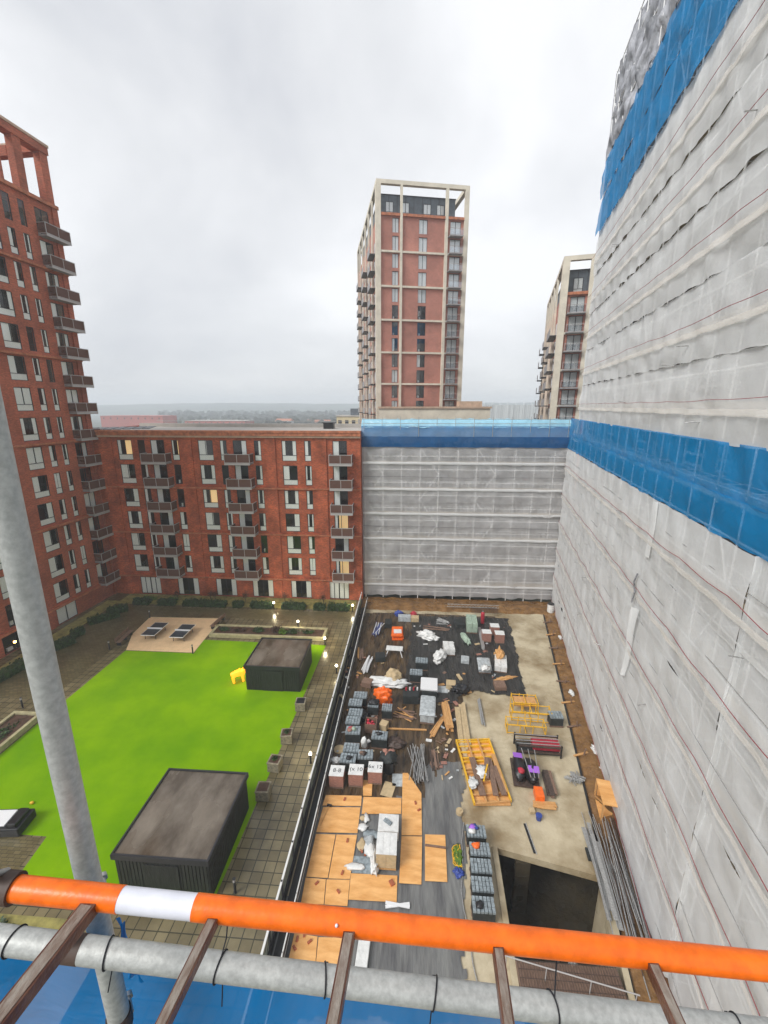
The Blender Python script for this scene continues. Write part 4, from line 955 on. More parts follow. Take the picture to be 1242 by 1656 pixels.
# glowing yellow animal figure
def yellow_figure():
    t = thing('light_figure', 'glowing yellow animal shaped light figure standing by the far shed', 'light figure', (-15.75, 33.5, .012), R(115))
    pts = [(0,0,.95), (0,-.35,1.0), (0,-.62,1.12), (0,-.80,1.42), (0,-1.02,1.40), (.2,-.42,.55), (.22,-.44,.05), (-.2,-.42,.55), (-.22,-.44,.05), (0,.38,.95), (.2,.42,.52), (.22,.36,.05), (-.2,.42,.52), (-.22,.36,.05), (0,.62,1.05), (.13,-.80,1.62), (-.13,-.80,1.62)]
    ed = [(0,1), (1,2), (2,3), (3,4), (1,5), (5,6), (1,7), (7,8), (0,9), (9,10), (10,11), (9,12), (12,13), (9,14), (3,15), (3,16)]
    rad = [.27,.27,.19,.22,.12,.12,.09,.12,.09,.26,.13,.09,.13,.09,.07,.07,.07]
    me = bpy.data.meshes.new('body'); me.from_pydata(pts, ed, []); me.materials.append(M['glow']); o = bpy.data.objects.new('body', me); C.objects.link(o); o.parent = t
    s = o.modifiers.new('skin', 'SKIN'); o.modifiers.new('sub', 'SUBSURF').levels = 2; o.modifiers['sub'].render_levels = 2
    for i, v in enumerate(me.skin_vertices[0].data): v.radius = (rad[i], rad[i]); v.use_root = (i == 0)
    ld = bpy.data.lights.new('figure_glow', 'POINT'); ld.energy = 120; ld.color = (1, .8, .25); ld.shadow_soft_size = .4
    lo = bpy.data.objects.new('figure_light', ld); C.objects.link(lo); lo.parent = t; lo.location = (0, -.9, 1.9)
yellow_figure()
# ============================================================ things on the building site
SZ = .03
def base(px, py, h=0): p = at(px, py, SZ+h); return (p.x, p.y, SZ)
rs = random.Random(12)
def pallet_mesh(w, d):
    m = MB()
    for k in range(5): x = -w/2+.06+k*(w-.12)/4; m.bx(x-.05, x+.05, -d/2, d/2, .10, .125)
    for y in (-d/2+.05, 0, d/2-.05): m.bx(-w/2, w/2, y-.05, y+.05, .0, .098)
    return m
GBK = 'pallets of dark grey blocks'
def grey_pallet(label, px, py, w=1.15, d=.95, h=.95, rz=0, hood=None, group=GBK, ribs=5, mt='blockgrey'):
    t = thing('block_pallet', label, 'block pallet', base(px, py, h), rz, group)
    pallet_mesh(w, d).build('pallet', M['darktimber'], t)
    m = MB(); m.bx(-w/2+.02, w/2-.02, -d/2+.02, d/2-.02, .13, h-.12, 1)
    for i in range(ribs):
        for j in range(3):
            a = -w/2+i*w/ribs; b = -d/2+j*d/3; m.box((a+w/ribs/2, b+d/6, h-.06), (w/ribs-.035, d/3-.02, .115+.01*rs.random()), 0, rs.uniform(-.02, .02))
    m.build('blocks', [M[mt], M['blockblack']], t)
    if hood: hood(t, w, d, h)
    return t
def hood_bag(mt, sx=.5, col2=None):
    def f(t, w, d, h):
        m = MB(); m.blob((0, 0, h+.12), (w*sx, d*sx*.8, .2), 0, 3, .35, rs.randint(0, 99), 2.2); m.build('covering', M[mt], t)
    return f
def hood_bits(mts):
    def f(t, w, d, h):
        for k, mt in enumerate(mts):
            m = MB(); m.blob((rs.uniform(-.3,.3), rs.uniform(-.2,.2), h+.06), (.22, .17, .10), 0, 2, .4, rs.randint(0, 99)); m.build('loose_item', M[mt], t)
    return f
L_ = [
 (583, 1123, 1.15, 'in the column beside the guardrail, farthest of its row', None),
 (575, 1135, 1.15, 'second from the far end of the column by the guardrail', None),
 (575, 1151, 1.15, 'third from the far end of the column by the guardrail', None),
 (571, 1164, 1.15, 'fourth in the column, just beyond the one heaped with scraps', None),
 (571, 1180, 1.15, 'heaped with pink and green scraps', hood_bits(['brickpack', 'red', 'green', 'brickpack'])),
 (568, 1208, 1.15, 'just in front of the one heaped with pink scraps', None),
 (563, 1225, 1.15, 'nearest of the column, black spot on top, behind the brick packs', hood_bits(['black'])),
 (626, 1143, .85, 'narrow, under the orange sack', None),
 (604, 1137, .9, 'partly under a black bag with a pale round tag', hood_bag('black', .5)),
 (614, 1188, 1.2, 'standing alone in the middle with a dark hole in its top', hood_bits(['black'])),
 (591, 1219, 1.1, 'with a twisted strap over its top behind the brick packs', hood_bits(['steel', 'darktimber'])),
 (682, 1067, 1.2, 'farther of two standing on the black membrane', None),
 (673, 1086, 1.2, 'nearer of two standing on the black membrane', None),
]
for k, (px, py, w_, lb, hd_) in enumerate(L_):
    grey_pallet('dark grey block pallet ' + lb, px, py, w_, .8, .95, rs.uniform(-.06, .06), hd_)
for k, (px, py, lb, hd_) in enumerate(((770, 1343, 'farthest of five beside the ramp, littered with lilac packets', hood_bits(['purple', 'wrap', 'bluep'])), (776, 1372, 'second of five beside the ramp, orange cloth on it', hood_bits(['orange'])),
        (778, 1399, 'third of five beside the ramp opening', None), (780, 1429, 'fourth of five beside the ramp opening', None), (782, 1462, 'nearest of five beside the ramp, a black ring on its top', hood_bits(['black'])))):
    grey_pallet('dark grey block pallet ' + lb, px, py, 1.12, .72, .8, 0, hd_, ribs=6)
grey_pallet('dark block crate standing alone on a timber sheet near the soil strip', 899, 1155, 1.05, .8, .9, 0, None)
# brick packs with written white tops
def text_mesh(body, size, mt, parent, loc, rz=0, name='lettering'):
    cu = bpy.data.curves.new('txt', 'FONT'); cu.body = body; cu.size = size; cu.extrude = .002; cu.align_x = 'CENTER'; cu.align_y = 'CENTER'
    o = bpy.data.objects.new('txt', cu); C.objects.link(o); dg = bpy.context.evaluated_depsgraph_get(); me = bpy.data.meshes.new_from_object(o.evaluated_get(dg))
    bpy.data.objects.remove(o); me.materials.clear(); me.materials.append(M[mt]); q = bpy.data.objects.new(name, me); C.objects.link(q); q.parent = parent; q.location = loc; q.rotation_euler.z = rz; return q
def brick_pack(label, px, py, txt, w=.95, d=.85, h=1.05, rz=0, group='brick packs with white tops'):
    t = thing('brick_pack', label, 'brick pack', base(px, py, h), rz, group)
    pallet_mesh(w, d).build('pallet', M['darktimber'], t)
    m = MB(); nz = 5
    for k in range(nz):
        z0 = .13+k*(h-.17)/nz; e = rs.uniform(0, .012); m.bx(-w/2+e, w/2-e, -d/2+e, d/2-e, z0, z0+(h-.17)/nz-.012)
    m.build('bricks', M['brickpack'], t)
    m = MB(); m.bx(-w/2-.015, w/2+.015, -d/2-.015, d/2+.015, h-.04, h); m.build('white_cover', M['wrap'], t, bevel=.01)
    if txt: text_mesh(txt, .42, 'ink', t, (0, 0, h+.004))
for px, py, txt, lb in ((545, 1246, '8-8', 'left of the three beside the guardrail, marked 8-8'), (576, 1244, '(x 10', 'middle of the three in front of the block pallets'), (607, 1240, '6x 12', 'right of the three, next to the black bin bag')):
    brick_pack('white topped brick pack, ' + lb, px, py, txt)
for px, py, txt, lb in ((787, 1021, '', 'on the black membrane beside the long metal channel'), (808, 1023, '', 'rightmost on the black membrane, showing pink brick'), (800, 1011, '', 'farthest, right under the soil bank')):
    brick_pack('white topped brick pack ' + lb, px, py, None, .95, .85, 1.1, rs.uniform(-.05, .05), 'far brick packs')
def blob_thing(name, label, cat, px, py, r, mt, amp=.35, seed=1, rz=0, group=None, extra=None):
    p = at(px, py, SZ); o = MB().blob((0, 0, r[2]*.62), r, 0, 4, amp, seed, 2.6)
    o = o.build(name, M[mt], loc=p, rz=rz); return tag(o, label, cat, group)
def box_thing(name, label, cat, px, py, d, mt, rz=0, bevel=.01, z=0, group=None, strap_=None):
    p = at(px, py, SZ+z); m = MB(); m.bx(-d[0]/2, d[0]/2, -d[1]/2, d[1]/2, 0, d[2]); o = m.build(name, M[mt], loc=(p.x, p.y, SZ+z), rz=rz, bevel=bevel)
    tag(o, label, cat, group)
    if strap_:
        s = MB()
        for u in strap_: s.bx(-d[0]/2-.006, d[0]/2+.006, u*d[1]-.03, u*d[1]+.03, 0.0, d[2]+.008)
        s.build('strap', M['black'], o)
    return o
# bundles of tubes / planks
def bundle(name, label, cat, px, py, n, L, r, mt, rz, spread=.3, tilt=.12, square=False, h=.2, group=None, part='pole', mt2=None, z0=0):
    p = at(px, py, SZ); t = thing(name, label, cat, (p.x, p.y, SZ+z0), rz, group)
    for k in range(n):
        m = MB(); u = rs.uniform(-spread, spread); z = r+rs.random()*h; a = rs.uniform(-tilt, tilt); l = L*rs.uniform(.8, 1)
        dx, dy = math.sin(a)*l/2, math.cos(a)*l/2; zz = rs.uniform(0, .06)
        if square: m.box((u, rs.uniform(-.1,.1)*L, z), (r*rs.uniform(2, 4.5), l, r*1.2), 0, -a)
        else: m.tube((u-dx, -dy, z), (u+dx, dy, z+zz), r, 6)
        m.build(part, M[mt2 if (mt2 and k % 3 == 0) else mt], t)
    return t
bundle('tube_pile', 'heap of grey scaffold tubes beyond the plywood, leaning over each other', 'scaffold tubes', 676, 1238, 22, 3.4, .03, 'galv', R(3), .45, .22, h=.35)
bundle('tube_pile', 'white pipes bundled on the brown deck near the guardrail', 'pipes', 593, 1078, 10, 2.6, .06, 'whitep', R(-8), .3, .08, h=.3)
bundle('tube_pile', 'blue and white pipes in a loose heap by the far left of the deck', 'pipes', 611, 1021, 14, 2.8, .045, 'bluep', R(-10), .35, .2, h=.4, mt2='whitep')
bundle('steel_channel', 'long grey metal channels lying side by side on the black membrane', 'metal channel', 777, 1036, 3, 4.6, .09, 'galv', R(-3), .16, .01, True, .1)
bundle('plank_stack', 'stack of orange brown timber boards beside the long wrapped pallet', 'timber stack', 723, 1163, 14, 2.9, .05, 'timber', R(4), .28, .02, True, .5)
bundle('plank_stack', 'loose timber lengths leaning left of the orange brown board stack', 'timber', 708, 1176, 6, 2.6, .035, 'timber', R(-24), .35, .12, True, .1)
p = at(655, 1180, SZ); o = MB(); o.box((0,0,.05), (3.4, .12, .08)); tag(o.build('timber_length', M['timber'], loc=(p.x, p.y, SZ), rz=R(1)), 'single long pale timber lying crosswise in front of the block pallets', 'timber')
bundle('plank_stack', 'grey and beige slotted formwork strips between the timber stack and the concrete', 'formwork', 748, 1178, 9, 5.2, .07, 'card', R(-1), .38, .015, True, .1)
bundle('tube_pile', 'two grey pipes lying along the formwork strips', 'pipes', 777, 1152, 4, 3.4, .06, 'galv', R(-2), .14, .02, h=.05)
bundle('plank_stack', 'dark brown planks stacked beside the orange crate near the black wrapped bundle', 'timber planks', 886, 1268, 5, 2.2, .10, 'darktimber', R(-4), .22, .03, True, .2, mt2='steel')
bundle('plank_stack', 'short light battens under the dark planks', 'timber battens', 881, 1303, 10, 1.4, .04, 'timber', R(88), .3, .02, True, .1)
bundle('scaffold_fittings', 'jumbled heap of pale steel fittings on the concrete near the soil strip', 'scaffold fittings', 929, 1261, 26, 1.0, .03, 'galv', R(25), .35, 1.2, h=.2)
bundle('rebar_bundle', 'far bundle of steel brackets near the soil bank', 'steel brackets', 716, 1008, 12, 1.6, .035, 'galv', R(70), .4, .5, h=.3)
bundle('steel_beams', 'dark steel beams lying across the black membrane', 'steel beams', 703, 1017, 4, 3.0, .05, 'darktimber', R(82), .3, .1, True, .05)
# long pile of tubes at the foot of the right scaffold
def wl(s, off): x, y = hr(s); return (x-off, y)
t = thing('tube_pile', 'long rack of rusty and grey scaffold tubes along the foot of the right netting', 'scaffold tubes', (0, 0, 0))
for k in range(34):
    s0 = rs.uniform(31.5, 34); s1 = s0+rs.uniform(5.0, 6.4); o_ = rs.uniform(.15, 1.25); o2 = o_+rs.uniform(-.35, .35); a = wl(s0, o_); b_ = wl(s1, o2); z = .1+rs.random()*.5
    MB().tube((*a, z), (*b_, z+rs.uniform(-.05, .1)), .027, 6).build('tube', M['galv'] if k % 3 else M['steel'], t)
t = thing('tube_pile', 'grey boards and tubes leaning beside the ramp wall, left of the long tube rack', 'scaffold tubes', (0, 0, 0))
for k in range(14):
    s0 = rs.uniform(31.0, 32.5); s1 = s0+rs.uniform(4.5, 6.5); o_ = rs.uniform(1.5, 2.3); a = wl(s0, o_); b_ = wl(s1, o_-rs.uniform(.1, .7)); z = .08+rs.random()*.35
    m = MB()
    if k % 3 == 0: m.box(((a[0]+b_[0])/2, (a[1]+b_[1])/2, z), (.22, 4.4, .05), 0, -math.atan2(b_[0]-a[0], b_[1]-a[1]))
    else: m.tube((*a, z), (*b_, z), .025, 6)
    m.build('tube', M['galv'], t)
# white goods, wraps, sacks
def wrapped(label, px, py, d, mt='wrapg', rz=0, cat='wrapped pallet', top=None, sub=None):
    h = d[2]; t = thing('wrapped_pallet', label, cat, base(px, py, h), rz)
    pallet_mesh(d[0], d[1]).build('pallet', M['darktimber'], t)
    m = MB(); nx = max(1, int(d[0]/.45)); ny = max(1, int(d[1]/.5))
    for i in range(nx):
        for j in range(ny): m.box((-d[0]/2+(i+.5)*d[0]/nx, -d[1]/2+(j+.5)*d[1]/ny, .13+(h-.13)/2+rs.uniform(-.03, .02)), (d[0]/nx-.02, d[1]/ny-.02, h-.16), 0, rs.uniform(-.03, .03))
    m.build('goods', M[mt], t, bevel=.02)
    if top:
        m = MB(); m.grid(lambda i, j: ((i-.5)*(d[0]+.12), (j-.5)*(d[1]+.12), h+.02+.05*noise.noise(Vector((i*5, j*5, px)))-.35*max(0, abs(i-.5)*2-.92)*6*.5-.25*max(0, abs(j-.5)*2-.92)*6), 14, 14); m.build('film_cover', M[top], t)
    return t
wrapped('long silver film wrapped pallet in the middle of the deck, before the white slab', 692, 1139, (1.15, 2.3, .95), 'wrapg', R(-4), top='wrapg')
wrapped('white and grey block stack under film on the black membrane', 726, 1043, (1.1, 1.6, .8), 'wrap', R(3))
wrapped('pale green insulation stack topped with a grey block, near the soil bank', 763, 1001, (1.2, 2.3, 1.2), 'green', R(-4))
wrapped('stack of orange and cream packets with white boxes at its near end', 810, 1068, (1.15, 2.1, .7), 'wrap', R(-10), top=None)
blob_thing('sack_heap', 'orange and yellow sacks lying on the cream packet stack', 'sacks', 807, 1070, (.42, .7, .9), 'timber', .3, 4)
wrapped('silver topped pallet with a crumpled white bag on it', 783, 1072, (1.15, 1.9, .55), 'wrapg', R(-3), top='wrapg')
p = at(785, 1082, .6); tag(MB().blob((0,0,.12), (.42,.38,.2), 0, 3, .45, 9, 2.4).build('plastic_bag', M['wrap'], loc=(p.x, p.y, .6)), 'crumpled white plastic bag on the silver topped pallet', 'bag')
blob_thing('plastic_bag', 'large white sack lying diagonally on the membrane behind the two block pallets', 'bag', 711, 1066, (.55, 1.05, .5), 'wrap', .3, 14, R(-22))
blob_thing('plastic_bag', 'angular white film heap at the top of the black membrane', 'bag', 692, 1031, (1.15, .65, .4), 'wrap', .3, 15, R(-32))
blob_thing('dust_sheet', 'broad white sheet draped over a table saw on the deck', 'sheet', 627, 1107, (1.7, .6, .35), 'wrap', .35, 16, R(-4))
blob_thing('dust_sheet', 'cream tarpaulin mound on the white draped sheet', 'sheet', 636, 1101, (.75, .55, .75), 'card', .18, 17)
p = at(694, 1105, .8); o = MB(); o.bx(-.75, .75, -.85, .85, 0, .18); tag(o.build('insulation_board', M['whitep'], loc=(p.x, p.y, .62), rz=R(-3), bevel=.04), 'large white slab lying on top of a crate in the middle of the site', 'white slab')
box_thing('crate', 'dark crate carrying the large white slab', 'crate', 694, 1122, (1.3, 1.2, .58), 'blockblack', R(-3))
box_thing('tray', 'shallow grey tray with a white rim beside the white slab', 'tray', 714, 1116, (1.1, .9, .12), 'wrapg', R(-2))
m = box_thing('cardboard_box', 'open cardboard box in the grey tray', 'box', 729, 1112, (.85, .75, .55), 'card', R(-4))
box_thing('crate', 'open dark crate with white bottles on its rim', 'crate', 664, 1133, (1.35, .9, .75), 'blockblack', R(1))
for k in range(4):
    p = at(657+k*6, 1116, .78); tag(MB().tube((0,0,0), (0,0,.25), .07, 8).tube((0,0,.25), (0,0,.32), .03, 6).build('bottle', M['whitep' if k % 2 else 'red'], loc=(p.x, p.y, .782)), 'bottle on the open dark crate rim', 'bottle', 'bottles on the dark crate')
blob_thing('sack', 'bright orange sack dropped over the narrow block pallet', 'sack', 620, 1136, (.75, .32, .9), 'orange', .35, 22, R(-12))
box_thing('box', 'small beige square box on the deck by the long timber', 'box', 621, 1178, (.62, .6, .55), 'card', R(-20), .03)
# open brown crate of red scraps
t = thing('open_crate', 'open brown crate filled with red scraps between the block pallets', 'crate', base(600, 1166, .8), R(-2))
m = MB(); m.bx(-.45, .45, -.4, .4, 0, .06)
for a in (-.45, .41): m.bx(a, a+.04, -.4, .4, .06, .8)
for a in (-.4, .36): m.bx(-.41, .41, a, a+.04, .06, .8)
m.build('box', M['darktimber'], t)
m = MB()
for k in range(7): m.blob((rs.uniform(-.28,.28), rs.uniform(-.22,.22), .7), (.14,.12,.1), 0, 1, .3, k)
m.build('scraps', M['red'], t)
# white tub, round lid, bags by the brick packs
blob_thing('white_bottle', 'tall white canister between the block pallets', 'canister', 589, 1208, (.24, .22, .55), 'wrap', .12, 31)
m = MB(); m.tube((0,0,0), (0,0,.04), .42, 20); tag(m.build('round_lid', M['card'], loc=base(549, 1212)), 'round beige lid on the ground by the guardrail', 'lid')
blob_thing('rubble_sack', 'small white sack by the guardrail behind the left brick pack', 'sack', 543, 1232, (.4, .25, .2), 'wrap', .3, 33)
t = thing('waste_bin', 'black bin bag stuffed in a round bin beside the right brick pack', 'bin', base(629, 1245), 0)
m = MB(); m.tube((0,0,0), (0,0,.9), .42, 18, r2=.5); m.build('bin', M['black'], t); m = MB(); m.blob((0, .1, .95), (.55, .6, .3), 0, 3, .4, 8); m.build('bag', M['blockblack'], t)
m = MB()
for k in range(5): m.blob((rs.uniform(-.3,.3), .3+rs.uniform(-.2,.2), 1.15), (.2,.16,.12), 0, 2, .4, k)
m.build('rubbish', M['brickpack'], t)
m = MB(); m.bx(-.45, .45, -.5, .5, 0, .05); tag(m.build('grey_board', M['wrapg'], loc=base(645, 1262), rz=R(2), bevel=.01), 'flat grey board in front of the black bin', 'board')
m = MB(); m.bx(-.4, .4, -.55, .55, 0, .05); tag(m.build('grey_board', M['card'], loc=base(628, 1277), rz=R(-14), bevel=.01), 'mauve grey board sheet at the top edge of the plywood', 'board')
# orange barrier stack and white trestle
t = thing('barrier_stack', 'stack of orange plastic barriers on the far part of the deck', 'barriers', base(643, 1022, .4), R(3), None)
for k in range(5): m = MB(); m.box((rs.uniform(-.1,.1), rs.uniform(-.15,.15), .08+.11*k), (1.15, 2.0, .09), 0, rs.uniform(-.08,.08)); m.build('barrier', M['orange'], t)
m = MB(); m.box((0, -.2, .60), (.85, .8, .05), 0, .05); m.build('sign_board', M['wrap'], t)
t = thing('trestle', 'white trestle bench with splayed legs in front of the orange barriers', 'trestle', base(638, 1048, .7), R(-3))
m = MB(); m.bx(-.85, .85, -.4, .4, .62, .72); m.build('top', M['wrap'], t, bevel=.03)
for sx in (-1, 1):
    for sy in (-1, 1): m = MB(); m.tube((sx*.6, sy*.3, .62), (sx*.85, sy*.55, 0), .05, 6); m.build('leg', M['whitep'], t)
box_thing('box', 'grey box by the soil bank, left one of two', 'box', 654, 1003, (1.5, .8, .6), 'wrapg', 0, .02)
box_thing('box', 'grey box by the soil bank, right one of two', 'box', 671, 1004, (.9, .8, .55), 'card', 0, .02)
blob_thing('dark_sack', 'dark blue sack on the soil bank above the grey boxes', 'sack', 645, 996, (.5, .3, .4), 'bluep', .3, 41)
blob_thing('rubble_sack', 'purple red sack near the right grey box on the soil bank', 'sack', 669, 996, (.35, .3, .35), 'red', .3, 42)
blob_thing('rolled_insulation', 'rolled pale green insulation lying on the membrane beside the green stack', 'insulation roll', 753, 1035, (.35, 1.2, .3), 'green', .2, 43, R(14))
t = thing('gas_cylinder', 'upright red gas cylinder near the far brick packs', 'gas cylinder', base(780, 1008)); m = MB(); m.tube((0,0,0), (0,0,1.3), .22, 12); m.blob((0,0,1.3), (.22,.22,.16), 0, 2, 0); m.build('body', M['red'], t); m = MB(); m.tube((0,0,1.4), (0,0,1.58), .06, 8); m.build('valve', M['galv'], t)
box_thing('brick', 'orange brick strip lying on the black membrane', 'brick', 743, 1096, (.3, .9, .12), 'card', R(18))
blob_thing('timber_scraps', 'yellow brown timber scraps at the near corner of the black membrane', 'timber scraps', 817, 1098, (1.0, .22, .12), 'timber', .4, 45, R(18))
box_thing('crate', 'brown crate at the near edge of the black membrane', 'crate', 808, 1112, (1.0, 1.0, .4), 'darktimber', R(3))
# yellow steel frames
def yframe(parent_label, px, py, w, d, h, rz, panel=None):
    t = thing('stillage', parent_label, 'steel frame', base(px, py), rz, 'yellow steel stillages')
    m = MB(); r = .035
    for z in (.06, h):
        for y in (-d/2, d/2): m.tube((-w/2, y, z), (w/2, y, z), r, 6)
        for x in (-w/2, 0, w/2): m.tube((x, -d/2, z), (x, d/2, z), r, 6)
    m.build('rails', M['yellow'], t)
    for x in (-w/2, -w/6, w/6, w/2):
        for y in (-d/2, d/2): m = MB(); m.tube((x, y, 0), (x, y, h+.1), r, 6); m.build('upright', M['yellow'], t)
    if panel: m = MB(); m.bx(-w/2+.1, w/2-.1, -d/2+.1, d/2-.1, h*.6, h*.6+.3); m.build('load', M[panel], t)
yframe('wide yellow steel stillage, front one of the yellow frames', 849, 1181, 2.9, .9, .75, R(-3))
yframe('yellow steel stillage behind the front one, with an open bay at its right', 857, 1161, 3.1, .9, .85, R(-3))
yframe('yellow steel frame farthest back with an orange brown load in it', 847, 1147, 2.0, 1.1, 1.0, R(-2), 'timber')
# black rack
t = thing('steel_rack', 'black steel rack with a dark red load, in front of the yellow frames', 'steel rack', base(868, 1214), R(-2))
for y in (-.55, 0.55):
    for z in (.35, .85): m = MB(); m.bx(-1.6, 1.6, y-.05, y+.05, z-.06, z+.06); m.build('beam', M['steel'], t)
for x in (-1.55, 1.55):
    for y in (-.55, .55): m = MB(); m.bx(x-.05, x+.05, y-.05, y+.05, 0, 1.0); m.build('upright', M['black'], t)
m = MB(); m.bx(-.4, 1.5, -.4, .4, .42, .82); m.build('load', M['red'], t)
m = MB(); m.bx(-1.5, 1.5, -.48, .48, .12, .28); m.build('load', M['blockblack'], t)
m = MB()
for k in range(4): m.tube((-1.6, -.45+k*.3, .96), (1.5, -.45+k*.3, .98), .03, 6)
m.build('tubes', M['galv'], t)
# black wrapped bundle with purple labels
t = thing('wrapped_bundle', 'black plastic wrapped bundle with two purple labels and steel bars on top', 'wrapped bundle', base(848, 1252), R(-6))
m = MB(); m.bx(-.85, .85, -1.15, 1.15, .05, .16); m.build('base_timbers', M['steel'], t)
m = MB(); m.blob((-.42, 0, .5), (.42, 1.1, .45), 0, 3, .22, 3); m.blob((.38, -.1, .48), (.45, 1.05, .42), 0, 3, .22, 8); m.build('black_wrap', M['black'], t)
m = MB(); m.box((-.45, .62, .945), (.6, .6, .02), 0, 0, Matrix.Rotation(-.25, 3, 'X')); m.build('purple_label', M['purple'], t)
m = MB(); m.box((.48, -.45, .94), (.7, .5, .02), 0, 0, Matrix.Rotation(.15, 3, 'X')); m.build('purple_label', M['purple'], t)
for k in range(3): m = MB(); m.tube((.2+k*.25, -1.1, .9), (-.1+k*.45, 1.3, .95), .03, 6); m.build('bar', M['galv'], t)
m = MB(); m.blob((-.35, -.6, .85), (.25,.22,.15), 0, 2, .4, 5); m.build('red_strap_coil', M['red'], t)
box_thing('crate', 'orange red crate at the corner of the dark planks', 'crate', 871, 1290, (.55, .8, .5), 'orange', R(-3), .02)
box_thing('small_box', 'small brown box with a dark hole on the concrete', 'box', 860, 1313, (.35, .3, .2), 'card', R(4), .02)
m = MB(); m.tube((0,0,0), (0,0,.3), .15, 14, r2=.19); m.tube((0,0,.3), (0,0,.33), .2, 14); tag(m.build('bucket', M['bluep'], loc=base(871, 1325)), 'dark blue bucket on the concrete near the small brown box', 'bucket')
m = MB(); m.tube((0,0,0), (0,0,.22), .22, 16); m.tube((0,0,.22), (0,0,.28), .08, 10); tag(m.build('cable_reel', M['card'], loc=base(743, 1315)), 'round pale yellow reel on the grey membrane', 'reel')
# timber wall frame lying down with planks on it
q = [at(*s, SZ) for s in ((737.5, 1200.5), (790, 1198.5), (826, 1299), (767, 1304))]
c0 = sum(q, Vector())/4; t = thing('timber_wall_panel', 'large yellow timber wall frame lying flat with planks and white sheets piled on it', 'timber frame', (c0.x, c0.y, SZ))
Q = [v-c0 for v in q]
def lerp4(u, v): return (Q[3]*(1-u)+Q[2]*u)*(1-v)+(Q[0]*(1-u)+Q[1]*u)*v
def bar(a, b, w_, h_, z, mt, nm):
    a = lerp4(*a); b = lerp4(*b); d = b-a; m = MB(); m.box(((a.x+b.x)/2, (a.y+b.y)/2, z), (w_, d.length, h_), 0, -math.atan2(d.x, d.y)); m.build(nm, M[mt], t)
m = MB(); m.prism([tuple(lerp4(*s))[:2] for s in ((.02,.02), (.98,.02), (.98,.98), (.02,.98))], .0, .05); m.build('backing_sheet', M['ply'], t)
for a in (0, .33, .66, 1): bar((a, 0), (a, 1), .10, .22, .17, 'yellow' if a in (0, 1) else 'timber', 'stud')
for v in (0, .12, .3, .45, .5, .62, .68, .78, .88, .96, 1): bar((0.02, v), (.98, v), .09, .16, .15, 'timber' if v < .6 else 'yellow', 'rail')
for (u0, v0, u1, v1, w_, z, mt) in ((.28, .08, .30, .66, .42, .32, 'darktimber'), (.62, .06, .78, .62, .34, .36, 'darktimber'), (.86, .06, .84, .5, .36, .33, 'darktimber'), (.5, .3, .72, .62, .35, .45, 'darktimber'), (.4, .25, .66, .5, .1, .5, 'yellow'), (.92, .1, .95, .7, .3, .3, 'timber')):
    bar((u0, v0), (u1, v1), w_, .07, z, mt, 'plank')
for (u, v, r_) in ((.45, .42, (.35, .5, .05)), (.1, .25, (.3, .4, .04))):
    a = lerp4(u, v); m = MB(); m.blob((a.x, a.y, .44), (r_[0], r_[1], .10), 0, 3, .5, int(u*50), 2.5); m.build('white_sheet', M['wrap'], t)
p = at(768, 1307, SZ)
o = MB(); o.box((0,0,.04), (2.3, .35, .08)); tag(o.build('timber_length', M['timber'], loc=(at(796, 1300).x, at(796, 1300).y, SZ), rz=R(4)), 'timber sole plate along the near edge of the yellow wall frame', 'timber')
# ---- plywood sheets
PX = lambda x, y: (440+x/3.45, 1200+y/3.45)
pl_ = [(((300,295),(500,300),(497,357),(281,353)), 'orange tinted plywood sheet at the far left corner of the plywood floor'), (((285,362),(493,364),(476,507),(246,502)), 'stained plywood sheet left of the block stack, just before the orange tinted one'),
 (((510,305),(722,312),(720,400),(500,400)), 'plywood sheet directly behind the paving block stack'), (((728,172),(757,172),(833,285),(836,520),(722,520)), 'plywood sheet with a pointed far end beside the tube heap'),
 (((722,525),(837,527),(833,794),(708,786)), 'long plywood sheet right of the paving block stack'), (((245,512),(354,516),(310,758),(190,750)), 'plywood sheet by the guardrail, middle of the left column'),
 (((359,516),(474,518),(434,764),(314,760)), 'plywood sheet left of the block stack, second column'), (((187,756),(300,765),(288,905),(160,900)), 'plywood sheet by the guardrail, just above the orange rail'),
 (((304,766),(434,768),(420,915),(292,905)), 'plywood sheet in the second column, just above the orange rail'), (((440,732),(699,745),(695,893),(426,878)), 'plywood sheet with a brown brick on it, in front of the block stack'),
 (((853,515),(966,518),(978,780),(853,774)), 'separate plywood sheet to the right with a dark batten across it'), (((125,1065),(254,1085),(240,1250),(85,1240)), 'plywood sheet below the orange rail, left one'), (((259,1088),(413,1092),(390,1260),(243,1250)), 'plywood sheet below the orange rail, right one'),
 (((505,210),(560,215),(556,300),(508,298)), 'narrow plywood strip between two white topped brick packs')]
for k, (qd, lb) in enumerate(pl_):
    z = .075+.004*(k % 3); pp = [at(*PX(*s), z+.018) for s in qd]; c0 = sum(pp, Vector())/len(pp)
    m = MB(); m.prism([((v-c0).x, (v-c0).y) for v in pp], 0, .018); o = m.build('plywood_sheet', M['ply'], loc=(c0.x, c0.y, z)); tag(o, lb, 'plywood sheet', 'plywood sheets laid on the roof slab')
